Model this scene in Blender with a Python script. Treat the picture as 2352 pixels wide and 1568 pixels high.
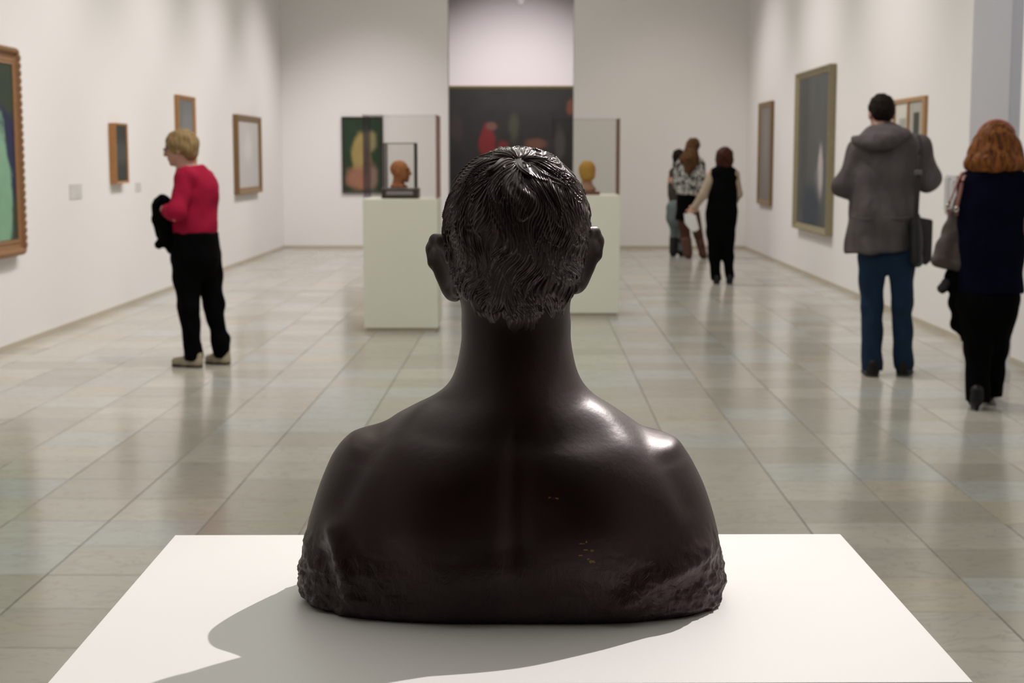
import bpy, math, random
import numpy as np
from mathutils import Vector, Matrix, noise as mnoise

for o in list(bpy.data.objects):
    bpy.data.objects.remove(o, do_unlink=True)
scene = bpy.context.scene
col = scene.collection
R = math.radians
random.seed(4)
rng = np.random.default_rng(4)

# ------------------------------------------------------------------ camera
FPX, PITCH, YAW, CZ = 3500.0, R(6.9), R(0.72), 1.45
cd = bpy.data.cameras.new('camera')
cd.sensor_width = 36.0
cd.lens = FPX / 2352 * 36.0
cd.clip_start = 0.05
cd.dof.use_dof = True
cd.dof.focus_distance = 1.56
cd.dof.aperture_fstop = 13.0
cam = bpy.data.objects.new('camera', cd)
col.objects.link(cam)
cam.location = (0, 0, CZ)
cam.rotation_euler = (math.pi / 2 - PITCH, 0, YAW)
scene.camera = cam

# ------------------------------------------------------------------ world, exposure
w = bpy.data.worlds.new('world')
scene.world = w
w.use_nodes = True
w.node_tree.nodes['Background'].inputs[0].default_value = (0.9, 0.93, 1, 1)
w.node_tree.nodes['Background'].inputs[1].default_value = 0.05
vs = scene.view_settings
vs.view_transform = 'Standard'
vs.look = 'None'
vs.gamma = 1.0
vs.use_curve_mapping = False
vs.exposure = 0.15
scene.cycles.transparent_max_bounces = 40

# ------------------------------------------------------------------ room numbers
XL, XR, YB, YF, ZC = -3.956, 3.405, 24.35, -3.0, 5.2
DOOR_L, DOOR_R = -1.315, 0.668        # opening in the back wall
SIDE0, SIDE1 = 10.77, 12.0            # opening in the right wall
FARY = 30.0

# ------------------------------------------------------------------ lamps (ceiling tracks) and added ceiling fill
def spot(name, loc, target, power, size, blend, color=(1, 0.97, 0.93), rad=0.05):
    l = bpy.data.lights.new(name, 'SPOT')
    l.energy = power; l.spot_size = R(size); l.spot_blend = blend
    l.color = color; l.shadow_soft_size = rad
    o = bpy.data.objects.new(name, l)
    col.objects.link(o)
    o.location = loc
    o.rotation_euler = (Vector(target) - Vector(loc)).to_track_quat('-Z', 'Y').to_euler()
    return o
def area(name, loc, sx, sy, power, color):
    l = bpy.data.lights.new(name, 'AREA')
    l.shape = 'RECTANGLE'; l.size = sx; l.size_y = sy; l.energy = power; l.color = color
    o = bpy.data.objects.new(name, l)
    col.objects.link(o)
    o.location = loc
    return o
WARM = (1.0, 0.945, 0.93)
COOL = (0.97, 1.0, 0.90)
# key lamp on the bust, from the ceiling track ahead and to the right
spot('track_key_lamp', (2.38, 4.95, 4.86), (-0.10, 1.52, 1.05), 1150, 17, 0.9, (1.0, 0.955, 0.93), 0.022)
for y in (9.6, 12.6, 15.7, 18.8, 22.0):
    spot('track_wash_lamp', (XL + 2.9, y, 4.95), (XL, y + 0.4, 0.1), 325, 80, 1.0, WARM, 0.1)
for y in (10.0, 14.4, 18.2, 21.8):
    spot('track_wash_lamp', (XR - 2.9, y, 4.95), (XR, y + 0.2, 0.9), 240, 78, 1.0, WARM, 0.1)
spot('track_wash_lamp', (-2.5, YB - 3.4, 4.95), (-2.5, YB, 0.6), 270, 62, 1.0, WARM, 0.1)
spot('track_wash_lamp', (2.2, YB - 3.4, 4.95), (2.2, YB, 0.6), 100, 66, 1.0, (1, 0.89, 0.74), 0.1)
spot('track_wash_lamp', (-0.3, FARY - 4.6, 4.95), (-0.3, FARY, 1.8), 930, 68, 1.0, (1, 0.92, 0.92), 0.1)
area('ceiling_fill_light', (-0.3, 13.0, ZC - 0.03), 3.0, 18.0, 250, COOL)  # added soft fill along the hall, not a fixture of the room
area('ceiling_fill_light', (-0.3, 3.2, ZC - 0.03), 6.6, 5.0, 72, (1.0, 0.99, 0.92))  # added fill that lifts the plinth shadow and the near floor
spot('track_case_lamp', (-1.0, 8.2, 4.95), (-1.08, 12.7, 1.1), 118, 34, 1.0, (1.0, 0.96, 0.88), 0.08)
spot('track_case_lamp', (0.4, 9.4, 4.95), (0.5, 13.9, 1.1), 118, 34, 1.0, (1.0, 0.96, 0.88), 0.08)
area('ceiling_fill_light', (5.0, 10.5, 4.6), 1.0, 1.0, 25, (0.85, 0.88, 1.0))

# ------------------------------------------------------------------ pixel helpers (a pixel is a direction only)
def ray(px, py):
    u = (px - 1176) / FPX; v = (784 - py) / FPX
    d = (u, math.cos(PITCH) + v * math.sin(PITCH), -math.sin(PITCH) + v * math.cos(PITCH))
    c, s = math.cos(YAW), math.sin(YAW)
    return (c * d[0] - s * d[1], s * d[0] + c * d[1], d[2])
def onz(px, py, z=0.0):
    d = ray(px, py); t = (z - CZ) / d[2]
    return Vector((d[0] * t, d[1] * t, z))
def onx(px, py, X):
    d = ray(px, py); t = X / d[0]
    return Vector((X, d[1] * t, CZ + d[2] * t))
def ony(px, py, Y):
    d = ray(px, py); t = Y / d[1]
    return Vector((d[0] * t, Y, CZ + d[2] * t))

# ------------------------------------------------------------------ object helpers
def tag(o, label=None, cat=None, group=None, kind=None):
    if label: o['label'] = label
    if cat: o['category'] = cat
    if group: o['group'] = group
    if kind: o['kind'] = kind
    return o
def empty(name, loc=(0, 0, 0), rz=0.0):
    o = bpy.data.objects.new(name, None)
    o.empty_display_size = 0.1
    col.objects.link(o)
    o.location = loc
    o.rotation_euler = (0, 0, rz)
    return o
def link(name, me, mat=None, parent=None, loc=None):
    o = bpy.data.objects.new(name, me)
    col.objects.link(o)
    if mat is not None and len(me.materials) == 0:
        me.materials.append(mat)
    if parent is not None: o.parent = parent
    if loc is not None: o.location = loc
    return o
def np_mesh(name, V, Q, smooth=True):
    V = np.asarray(V, dtype=np.float32); Q = np.asarray(Q, dtype=np.int32)
    me = bpy.data.meshes.new(name)
    n, k = Q.shape
    me.vertices.add(len(V)); me.vertices.foreach_set('co', V.ravel())
    me.loops.add(n * k); me.loops.foreach_set('vertex_index', Q.ravel())
    me.polygons.add(n)
    me.polygons.foreach_set('loop_start', np.arange(n, dtype=np.int32) * k)
    me.polygons.foreach_set('loop_total', np.full(n, k, dtype=np.int32))
    me.polygons.foreach_set('use_smooth', np.full(n, smooth, dtype=bool))
    me.update(calc_edges=True)
    me.validate()
    return me
class MB:
    def __init__(self): self.v = []; self.f = []
    def box(self, x0, x1, y0, y1, z0, z1, ch=0.0):
        b = len(self.v)
        if ch <= 0:
            self.v += [(x0,y0,z0),(x1,y0,z0),(x1,y1,z0),(x0,y1,z0),(x0,y0,z1),(x1,y0,z1),(x1,y1,z1),(x0,y1,z1)]
            self.f += [tuple(b + i for i in q) for q in ((0,3,2,1),(4,5,6,7),(0,1,5,4),(1,2,6,5),(2,3,7,6),(3,0,4,7))]
            return self
        # chamfered box: 24 vertices
        X = (x0, x1); Y = (y0, y1); Z = (z0, z1)
        idx = {}
        for i in (0, 1):
            for j in (0, 1):
                for k in (0, 1):
                    sx, sy, sz = (1 - 2*i)*ch, (1 - 2*j)*ch, (1 - 2*k)*ch
                    for ax, p in (('x',(X[i],Y[j]+sy,Z[k]+sz)),('y',(X[i]+sx,Y[j],Z[k]+sz)),('z',(X[i]+sx,Y[j]+sy,Z[k]))):
                        idx[ax,i,j,k] = len(self.v); self.v.append(p)
        F = self.f
        for i in (0, 1):
            q = [idx['x',i,0,0],idx['x',i,1,0],idx['x',i,1,1],idx['x',i,0,1]]; F.append(tuple(q if i else q[::-1]))
            q = [idx['y',0,i,0],idx['y',1,i,0],idx['y',1,i,1],idx['y',0,i,1]]; F.append(tuple(q[::-1] if i else q))
            q = [idx['z',0,0,i],idx['z',1,0,i],idx['z',1,1,i],idx['z',0,1,i]]; F.append(tuple(q if i else q[::-1]))
        for i in (0, 1):
            for j in (0, 1):
                F.append((idx['x',i,j,0],idx['y',i,j,0],idx['y',i,j,1],idx['x',i,j,1]))
                F.append((idx['x',i,0,j],idx['z',i,0,j],idx['z',i,1,j],idx['x',i,1,j]))
                F.append((idx['y',0,i,j],idx['z',0,i,j],idx['z',1,i,j],idx['y',1,i,j]))
                for k in (0, 1): F.append((idx['x',i,j,k],idx['y',i,j,k],idx['z',i,j,k]))
        return self
    def mesh(self, name, smooth=False):
        me = bpy.data.meshes.new(name)
        me.from_pydata(self.v, [], self.f)
        import bmesh
        bm = bmesh.new(); bm.from_mesh(me)
        bmesh.ops.recalc_face_normals(bm, faces=bm.faces)
        bm.to_mesh(me); bm.free()
        if smooth:
            for p in me.polygons: p.use_smooth = True
        return me
    def build(self, name, mat, parent=None, loc=None, smooth=False):
        return link(name, self.mesh(name, smooth), mat, parent, loc)
def tube(pts, rad, seg=8, flat=1.0):
    """swept tube through points as V, Q"""
    P = [Vector(p) for p in pts]; V = []; Q = []
    rads = rad if isinstance(rad, (list, tuple)) else [rad] * len(P)
    up = Vector((0, 0, 1))
    for i, p in enumerate(P):
        t = (P[min(i+1, len(P)-1)] - P[max(i-1, 0)]).normalized()
        ref = up if abs(t.dot(up)) < 0.95 else Vector((0, 1, 0))
        a = t.cross(ref).normalized(); b = a.cross(t).normalized()
        for k in range(seg):
            th = 2 * math.pi * k / seg
            V.append(p + rads[i] * (math.cos(th) * a + flat * math.sin(th) * b))
    for i in range(len(P) - 1):
        for k in range(seg):
            k2 = (k + 1) % seg
            Q.append((i*seg+k, i*seg+k2, (i+1)*seg+k2, (i+1)*seg+k))
    return V, Q
def smoothpts(pts, n=6):
    P = [np.array(p, float) for p in pts]
    P = [2*P[0]-P[1]] + P + [2*P[-1]-P[-2]]
    out = []
    for i in range(1, len(P) - 2):
        for k in range(n):
            t = k / n
            out.append(0.5*((2*P[i]) + (P[i+1]-P[i-1])*t + (2*P[i-1]-5*P[i]+4*P[i+1]-P[i+2])*t*t + (-P[i-1]+3*P[i]-3*P[i+1]+P[i+2])*t**3))
    out.append(P[-2])
    return out

# ------------------------------------------------------------------ materials
class NT:
    def __init__(self, name):
        self.m = bpy.data.materials.new(name); self.m.use_nodes = True
        self.t = self.m.node_tree; self.n = self.t.nodes; self.l = self.t.links
        self.b = self.n['Principled BSDF']
        self.out = self.n['Material Output']
    def new(self, kind, **kw):
        nd = self.n.new(kind)
        for k, v in kw.items(): setattr(nd, k, v)
        return nd
    def set(self, sock, v):
        if hasattr(v, 'is_output') or isinstance(v, bpy.types.NodeSocket): self.l.new(v, sock)
        else: sock.default_value = v
    def math(self, op, a, b=None, c=None, clamp=False):
        nd = self.new('ShaderNodeMath', operation=op, use_clamp=clamp)
        for i, v in enumerate((a, b, c)):
            if v is not None: self.set(nd.inputs[i], v)
        return nd.outputs[0]
    def vmath(self, op, a, b=None):
        nd = self.new('ShaderNodeVectorMath', operation=op)
        self.set(nd.inputs[0], a)
        if b is not None: self.set(nd.inputs[1], b)
        return nd.outputs['Value'] if op in ('LENGTH', 'DOT_PRODUCT', 'DISTANCE') else nd.outputs[0]
    def mix(self, fac, a, b):
        nd = self.new('ShaderNodeMix', data_type='RGBA')
        self.set(nd.inputs[0], fac)
        self.set(nd.inputs[6], a if not isinstance(a, tuple) else (*a[:3], 1))
        self.set(nd.inputs[7], b if not isinstance(b, tuple) else (*b[:3], 1))
        return nd.outputs[2]
    def noise(self, vec, scale, detail=3, rough=0.55, dist=0.0):
        nd = self.new('ShaderNodeTexNoise')
        if vec is not None: self.l.new(vec, nd.inputs['Vector'])
        nd.inputs['Scale'].default_value = scale; nd.inputs['Detail'].default_value = detail
        nd.inputs['Roughness'].default_value = rough; nd.inputs['Distortion'].default_value = dist
        return nd.outputs['Fac']
    def ramp(self, v, lo, hi):
        nd = self.new('ShaderNodeMapRange', interpolation_type='SMOOTHSTEP')
        self.set(nd.inputs[0], v); nd.inputs[1].default_value = lo; nd.inputs[2].default_value = hi
        return nd.outputs[0]
    def obj(self): return self.new('ShaderNodeTexCoord').outputs['Object']
    def pos(self): return self.new('ShaderNodeNewGeometry').outputs['Position']
    def scaled(self, vec, s):
        nd = self.new('ShaderNodeMapping'); self.l.new(vec, nd.inputs[0]); nd.inputs['Scale'].default_value = s
        return nd.outputs[0]
    def bump(self, h, strength, dist=0.01):
        nd = self.new('ShaderNodeBump'); nd.inputs['Strength'].default_value = strength; nd.inputs['Distance'].default_value = dist
        self.l.new(h, nd.inputs['Height']); self.l.new(nd.outputs[0], self.b.inputs['Normal'])
    def done(self, color=None, rough=None, spec=None, metal=None):
        if color is not None: self.set(self.b.inputs['Base Color'], color if not isinstance(color, tuple) else (*color[:3], 1))
        if rough is not None: self.set(self.b.inputs['Roughness'], rough)
        if spec is not None: self.set(self.b.inputs['Specular IOR Level'], spec)
        if metal is not None: self.set(self.b.inputs['Metallic'], metal)
        return self.m
def simple(name, c, rough=0.6, spec=0.4, var=0.12, scale=8.0, metal=0.0, bump=0.0, bscale=60.0):
    m = NT(name); o = m.obj()
    n = m.noise(o, scale)
    c2 = tuple(max(0, x * (1 - var)) for x in c); c3 = tuple(min(1, x * (1 + var)) for x in c)
    if bump: m.bump(m.noise(o, bscale, 4), bump)
    return m.done(m.mix(n, c2, c3), rough, spec, metal)
def cloth(name, c, var=0.25, rough=0.85, fold=0.5, tint=None, spec=.1):
    m = NT(name); o = m.obj()
    n1 = m.noise(m.scaled(o, (9, 9, 3.5)), 1.0, 3, 0.5, 0.6)
    n2 = m.noise(o, 300, 2)
    c2 = tuple(x * (1 - var) for x in c); c3 = tint or tuple(min(1, x * (1 + var)) for x in c)
    m.bump(m.math('ADD', n1, m.math('MULTIPLY', n2, 0.06)), fold, 0.03)
    return m.done(m.mix(n1, c2, c3), rough, spec)
def hairmat(name, c1, c2, sc=(70, 70, 6), spec=.25):
    m = NT(name); o = m.obj()
    n = m.noise(m.scaled(o, sc), 1.0, 3, 0.6, 0.8)
    m.bump(n, 0.6, 0.008)
    return m.done(m.mix(m.ramp(n, 0.3, 0.7), c1, c2), 0.6, spec)

M = {}
def wall_mat(name, c):
    m = NT(name); p = m.pos()
    n = m.noise(p, 0.6, 3)
    m.bump(m.noise(p, 90, 3), 0.05, 0.004)
    return m.done(m.mix(n, tuple(x * 0.985 for x in c), c), 0.75, 0.25)
M['wall'] = wall_mat('white wall paint', (0.80, 0.770, 0.768))
M['wall_shade'] = wall_mat('shaded wall grey', (0.62, 0.61, 0.62))  # shade inside the side opening is put into this greyer wall colour
M['ceiling'] = wall_mat('ceiling paint', (0.62, 0.61, 0.58))
M['base'] = simple('beige skirting', (0.50, 0.44, 0.36), 0.5, 0.4, 0.08, 3)
M['grout'] = simple('dark grout', (0.17, 0.155, 0.13), 0.7, 0.3, 0.25, 6)
TILE, TX0, TY0 = 0.398, 0.0, 6.765
TX0 = onz(1854.6, 1210).x

def tile_mat():
    m = NT('grey veined marble'); p = m.pos()
    sx = m.new('ShaderNodeSeparateXYZ'); m.l.new(p, sx.inputs[0])
    ix = m.math('FLOOR', m.math('DIVIDE', m.math('SUBTRACT', sx.outputs[0], TX0), TILE))
    iy = m.math('FLOOR', m.math('DIVIDE', m.math('SUBTRACT', sx.outputs[1], TY0), TILE))
    cb = m.new('ShaderNodeCombineXYZ'); m.l.new(ix, cb.inputs[0]); m.l.new(iy, cb.inputs[1])
    wn = m.new('ShaderNodeTexWhiteNoise', noise_dimensions='2D'); m.l.new(cb.outputs[0], wn.inputs['Vector'])
    off = m.vmath('MULTIPLY', wn.outputs['Color'], (17, 23, 9))
    q = m.vmath('ADD', m.scaled(p, (1.6, 5.0, 1)), off)
    cloud = m.noise(q, 1.0, 4, 0.6, 0.7)
    q2 = m.vmath('ADD', m.scaled(p, (2.0, 4.5, 1)), off)
    vein = m.noise(q2, 1.6, 3, 0.5, 2.2)
    vv = m.math('SUBTRACT', 1.0, m.ramp(m.math('ABSOLUTE', m.math('SUBTRACT', vein, 0.5)), 0.0, 0.035))
    sc = m.new('ShaderNodeSeparateColor'); m.l.new(wn.outputs['Color'], sc.inputs[0])
    base = m.mix(m.ramp(wn.outputs['Value'], 0.05, 0.95), (0.42, 0.39, 0.33), (0.57, 0.54, 0.475))
    base = m.mix(m.math('MULTIPLY', m.ramp(sc.outputs[0], 0.75, 0.85), 0.75), base, (0.47, 0.485, 0.49))
    base = m.mix(m.math('MULTIPLY', m.ramp(sc.outputs[1], 0.9, 0.95), 0.5), base, (0.58, 0.50, 0.40))
    base = m.mix(m.math('MULTIPLY', m.ramp(cloud, 0.35, 0.75), 0.55), base, (0.44, 0.42, 0.38))
    base = m.mix(m.math('MULTIPLY', vv, 0.28), base, (0.24, 0.22, 0.19))
    r = m.math('ADD', m.math('MULTIPLY', m.noise(q, 3.0, 3), 0.12), 0.11)
    return m.done(base, r, 0.42)
M['tile'] = tile_mat()
M['white_paint'] = simple('satin white plinth paint', (0.84, 0.812, 0.80), 0.45, 0.35, 0.012, 2)
M['plinth_grey'] = simple('off white plinth paint', (0.74, 0.735, 0.645), 0.6, 0.3, 0.02, 2)

def bronze_mat(name='dark waxed bronze', r0=0.36, spec=0.52):
    m = NT(name); o = m.obj()
    n = m.noise(o, 14, 4, 0.6)
    n2 = m.noise(o, 120, 3, 0.6)
    c = m.mix(m.ramp(n, 0.3, 0.7), (0.0130, 0.0042, 0.0040), (0.024, 0.0098, 0.0090))
    # worn golden flecks on the back
    fl = None
    for (x, z, sx_, sz_) in BRONZE_FLECKS:
        v = m.vmath('MULTIPLY', m.vmath('SUBTRACT', o, (x, 0, z)), (1 / sx_, 0, 1 / sz_))
        d = m.vmath('LENGTH', v)
        d = m.math('ADD', d, m.math('MULTIPLY', m.math('SUBTRACT', m.noise(o, 420, 2), 0.5), 2.6))
        k = m.math('SUBTRACT', 1.0, m.ramp(d, 0.55, 1.0))
        fl = k if fl is None else m.math('MAXIMUM', fl, k)
    sy = m.new('ShaderNodeSeparateXYZ'); m.l.new(o, sy.inputs[0])
    fl = m.math('MULTIPLY', fl, m.math('LESS_THAN', sy.outputs[1], 0.0))
    c = m.mix(m.math('MULTIPLY', fl, 0.85), c, (0.26, 0.15, 0.035))
    low = m.math('SUBTRACT', 1.0, m.ramp(sy.outputs[2], 0.03, 0.085))
    m.bump(m.math('ADD', m.math('MULTIPLY', n2, 0.12), m.math('MULTIPLY', m.math('MULTIPLY', m.noise(m.scaled(o, (80, 80, 55)), 1.0, 4, 0.65, 1.0), low), 1.3)), 0.55, 0.0035)
    r = m.math('ADD', m.math('MULTIPLY', n, 0.12), r0)
    m.b.inputs['Specular Tint'].default_value = (1.0, 0.84, 0.83, 1)
    return m.done(c, r, spec)

# ------------------------------------------------------------------ room shell
def struct(o):
    o['kind'] = 'structure'; return o
T = 0.3
struct(MB().box(XL - 3, 9, YF - 1, FARY + 1, -0.2, -0.022).build('floor', M['grout']))
floor = bpy.data.objects['floor']
tag(floor, 'pale grey veined marble tile floor of the gallery', 'floor')
wl = struct(MB().box(XL - T, XL, YF, YB + T, -0.05, ZC).build('wall_left', M['wall']))
tag(wl, 'long white gallery wall with four framed paintings', 'wall')
m = MB()
m.box(XR, XR + T, SIDE1 - 0.0, YB + T, -0.05, ZC)
m.box(XR, XR + T, YF, SIDE0, -0.05, ZC)
m.box(XR, XR + T, SIDE0, SIDE1, 3.3, ZC)
wr = struct(m.build('wall_right', M['wall']))
tag(wr, 'white gallery wall with a tall opening near the edge', 'wall')
m = MB()
m.box(XL, DOOR_L, YB, YB + T, -0.05, ZC)
m.box(DOOR_R, XR, YB, YB + T, -0.05, ZC)
m.box(DOOR_L, DOOR_R, YB, YB + T, 4.4, ZC)
wb = struct(m.build('wall_back', M['wall']))
tag(wb, 'white end wall of the gallery with a tall central opening', 'wall')
struct(MB().box(XL, XR, YF - T, YF, -0.05, ZC).build('wall_front', wall_mat('dark maroon reflection tint', (0.045, 0.018, 0.017))))  # unseen wall, coloured dark maroon so the bust's back reflects little and reddish
struct(MB().box(XL - T, 8, YF - T, FARY + T, ZC, ZC + 0.2).build('ceiling', M['ceiling']))
# side room seen through the opening in the right wall
m = MB()
m.box(XR + 0.004, 6.5, SIDE1 + 0.004, SIDE1 + T, -0.05, ZC)
m.box(6.5, 6.8, 8.0, SIDE1 + T, -0.05, ZC)
m.box(XR + T, 6.8, 7.7, 8.0, -0.05, ZC)
struct(tag(m.build('wall_side_room', M['wall_shade']), 'grey shaded wall inside the side opening', 'wall'))
# far room
m = MB()
m.box(XL - 0.5, XR + 0.5, FARY, FARY + T, -0.05, ZC)
m.box(XL - 0.5 - T, XL - 0.5, YB + T, FARY + T, -0.05, ZC)
m.box(XR + 0.5, XR + 0.5 + T, YB + T, FARY + T, -0.05, ZC)
struct(tag(m.build('wall_far_room', wall_mat('pinkish white wall paint', (0.80, 0.76, 0.76))), 'bright wall of the next room above the dark painting', 'wall'))

# skirting
BH, BT = 0.045, 0.012
def skirting(name, boxes):
    m = MB()
    for b in boxes: m.box(*b)
    struct(m.build(name, M['base']))
skirting('baseboard_left', [(XL, XL + BT, YF, YB, 0, BH)])
skirting('baseboard_right', [(XR - BT, XR, SIDE1, YB, 0, BH), (XR - BT, XR, YF, SIDE0, 0, BH)])
skirting('baseboard_back', [(XL + BT, DOOR_L, YB - BT, YB, 0, BH), (DOOR_R, XR - BT, YB - BT, YB, 0, BH)])
skirting('baseboard_side_room', [(XR + 0.004, 6.5, SIDE1 - BT + 0.004, SIDE1 + 0.004, 0, BH)])

# ------------------------------------------------------------------ marble tiles: the 300 that show largest are single parts
G = 0.0035
hs = TILE / 2 - G / 2
tm = MB().box(-hs, hs, -hs, hs, -0.02, 0.0, 0.0015).mesh('tile')
tm.materials.append(M['tile'])
i0, i1 = math.floor((XL - TX0) / TILE) - 1, math.ceil((6.4 - TX0) / TILE)
j0, j1 = math.floor((YF - TY0) / TILE), math.ceil((FARY - TY0) / TILE)
cells = []
def project(x, y, z):
    c, s = math.cos(-YAW), math.sin(-YAW)
    X, Y, Z = c*x - s*y, s*x + c*y, z - CZ
    f = Y*math.cos(PITCH) - Z*math.sin(PITCH); u = Y*math.sin(PITCH) + Z*math.cos(PITCH)
    if f < 0.05: return None
    return 1176 + FPX*X/f, 784 - FPX*u/f
seen, rest = [], []
for i in range(i0, i1 + 1):
    for j in range(j0, j1 + 1):
        x, y = TX0 + (i + .5)*TILE, TY0 + (j + .5)*TILE
        inside = XL + hs < x < XR - hs and y < YB
        p = project(x, y, 0)
        vis = inside and p and -60 < p[0] < 2412 and p[1] < 1600
        if vis and (p[1] > 1245 and 80 + (1568 - p[1])*0.87 < p[0] < 2250 - (1568 - p[1])*0.87): vis = False
        if vis and 1040 < p[1] < 1245 and 740 < p[0] < 1600: vis = False
        (seen if vis else rest).append((y, x, y))
seen.sort()
rest += seen[300:]
seen = seen[:300]
for _, x, y in seen:
    dz = random.uniform(-0.0005, 0.0005)
    o = link('tile', tm, None, floor, (x, y, dz))
m = MB()
for _, x, y in rest:
    if x < XR + 0.1:
        x0, x1 = max(x - hs, XL - 0.04), min(x + hs, (XR if not SIDE0 - .4 < y < SIDE1 + .3 else 99))
    else:
        if not 7.9 < y < 12.2: continue
        x0, x1 = x - hs, x + hs
    if x1 - x0 < 0.01: continue
    m.box(x0, x1, y - hs, y + hs, -0.02, 0.0)
tf = m.build('tile_paving', M['tile'], floor)
tf['kind'] = 'stuff'

# ------------------------------------------------------------------ foreground plinth
PZ = 0.99
A, B_, C_ = onz(400, 1228, PZ), onz(1932, 1225, PZ), onz(99, 1573, PZ)
prz = math.atan2(B_.y - A.y, B_.x - A.x)
pw, pdp = (B_ - A).length, (C_ - A).length
mid = (A + B_) / 2
prz = (prz + math.atan2(-(C_.x - A.x), -(C_.y - A.y)) * -1) / 2
pl = empty('display_plinth', (mid.x + math.sin(prz)*pdp/2, mid.y - math.cos(prz)*pdp/2, 0), prz)
tag(pl, 'bright white plinth carrying the dark bronze bust', 'plinth')
o = MB().box(-pw/2, pw/2, -pdp/2, pdp/2, 0.06, PZ, 0.002).build('body', M['white_paint'], pl)
MB().box(-pw/2 + .02, pw/2 - .02, -pdp/2 + .02, pdp/2 - .02, 0.0, 0.06).build('recessed_base', M['base'], pl)

# ------------------------------------------------------------------ bronze bust
BY = 1.58
BX = ony(1181, 1361, BY).x
def b2l(px, py):
    p = ony(px, py, BY); return p.x - BX, p.z - PZ
BRONZE_FLECKS = []
for (px, py, sx_, sz_) in ((1262, 1141, 4, 2), (1276, 1143, 7, 2.6), (1336, 1244, 7, 1.8), (1346, 1240, 3, 3), (1344, 1258, 6, 2), (1358, 1261, 7, 3.2), (1332, 1271, 6, 2), (1360, 1286, 8, 4.2), (1350, 1280, 3, 2)):
    q = ony(px, py, BY - 0.12); s = 1.47 / FPX
    BRONZE_FLECKS.append((q.x - BX, q.z - PZ, sx_*s, sz_*s))
M['bronze'] = bronze_mat()
rows = [ # py, x left, x right, back, front, exponent
 (1361, 716, 1646, -.114, .095, 2.9), (1350, 703, 1653, -.119, .099, 2.9), (1335, 696, 1657, -.121, .102, 2.8), (1310, 692, 1660, -.122, .106, 2.7), (1285, 694, 1656, -.125, .107, 2.6),
 (1260, 697, 1653, -.129, .108, 2.5), (1225, 704, 1648, -.132, .11, 2.3), (1180, 715, 1638, -.1335, .11, 2.2), (1115, 735, 1617, -.130, .108, 2.05),
 (1065, 755, 1593, -.124, .103, 1.9), (1040, 768, 1578, -.1205, .099, 1.82), (1018, 785, 1560, -.1165, .095, 1.74), (1004, 803, 1538, -.113, .092, 1.7), (993, 824, 1510, -.1105, .09, 1.67),
 (982, 858, 1482, -.108, .087, 1.65), (968, 886, 1456, -.105, .083, 1.65), (950, 920, 1428, -.101, .078, 1.67), (932, 956, 1400, -.097, .073, 1.71),
 (914, 993, 1370, -.0925, .068, 1.77), (896, 1019, 1350, -.088, .064, 1.84), (876, 1036, 1335, -.0825, .061, 1.92), (850, 1047, 1324, -.0765, .058, 2.0),
 (815, 1055, 1316, -.070, .057, 2.1), (780, 1060, 1311, -.0665, .058, 2.15), (745, 1060, 1311, -.065, .066, 2.2), (715, 1060, 1309, -.067, .088, 2.15), (690, 1056, 1312, -.072, .094, 2.1), (650, 1047, 1324, -.080, .097, 2.1),
 (605, 1037, 1336, -.089, .099, 2.1), (565, 1030, 1343, -.095, .1, 2.1), (530, 1026, 1346, -.098, .1, 2.1), (495, 1031, 1344, -.0985, .098, 2.1), (470, 1036, 1337, -.097, .094, 2.1),
 (448, 1044, 1329, -.093, .089, 2.08), (425, 1055, 1317, -.086, .082, 2.05), (400, 1073, 1296, -.075, .071, 2.0), (380, 1095, 1273, -.06, .057, 2.0), (366, 1122, 1248, -.044, .041, 2.0), (357, 1148, 1220, -.025, .024, 2.0), (353, 1183, 1184, -.0005, .0005, 2.0)]
ctrl = []
for (py, a, b, yb, yf, n) in rows:
    xl, z = b2l(a, py); xr, _ = b2l(b, py)
    ctrl.append((z, xl, xr, yb, yf, n))
prof = np.array(smoothpts(ctrl, 9))
z_base = prof[0, 0]
prof[:, 0] -= z_base
ker = np.exp(-(np.arange(-16, 17)/10.0)**2); ker /= ker.sum()
wt = np.clip((len(prof) - 70 - np.arange(len(prof)))/20, 0, 1)*np.clip((np.arange(len(prof)) - 30)/20, 0, 1)
for c_ in (3, 4, 5):
    sm_ = np.convolve(np.pad(prof[:, c_], 16, mode='edge'), ker, 'valid')
    prof[:, c_] = prof[:, c_]*(1 - wt) + sm_*wt
NTH = 360
th = np.linspace(0, 2*np.pi, NTH, endpoint=False)
ct, st = np.cos(th), np.sin(th)
def bust_surface():
    z, xl, xr, yb, yf, n = [prof[:, i][:, None] for i in range(6)]
    cx = (xl + xr) / 2; a = (xr - xl) / 2
    b = np.where(st[None] < 0, -yb, yf)
    e = 2.0 / n
    x = cx + a*np.sign(ct)*np.abs(ct)[None]**e
    y = b*np.sign(st)*np.abs(st)[None]**e
    return x, y, np.repeat(z, NTH, 1)
x, y, z = bust_surface()
g = lambda v, c, s: np.exp(-((v - c) / s)**2)
def seg_ridge(x, z, a, b, s):
    ax, az = a; bx, bz = b
    dx, dz = bx - ax, bz - az; L2 = dx*dx + dz*dz
    t = np.clip(((x - ax)*dx + (z - az)*dz) / L2, 0, 1)
    return np.exp(-(((x - ax - t*dx)**2 + (z - az - t*dz)**2) / s**2))
back = np.clip(-st, 0, 1)[None]**0.5
front = np.clip(st, 0, 1)[None]
torso = np.clip((0.235 - z) / 0.05, 0, 1)
d = np.zeros_like(x)
d -= back*0.0075*g(x, 0.004, 0.016)*np.clip((z - .02)/.06, 0, 1)*torso
d -= back*0.004*g(x, 0.004, 0.05)*g(z, .07, .06)
d += back*0.0085*(g(x, -.085, .045)*g(z, .125, .05) + g(x, .088, .045)*g(z, .125, .05))
d -= back*0.006*(g(x, -.12, .025)*g(z, .05, .03))
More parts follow.
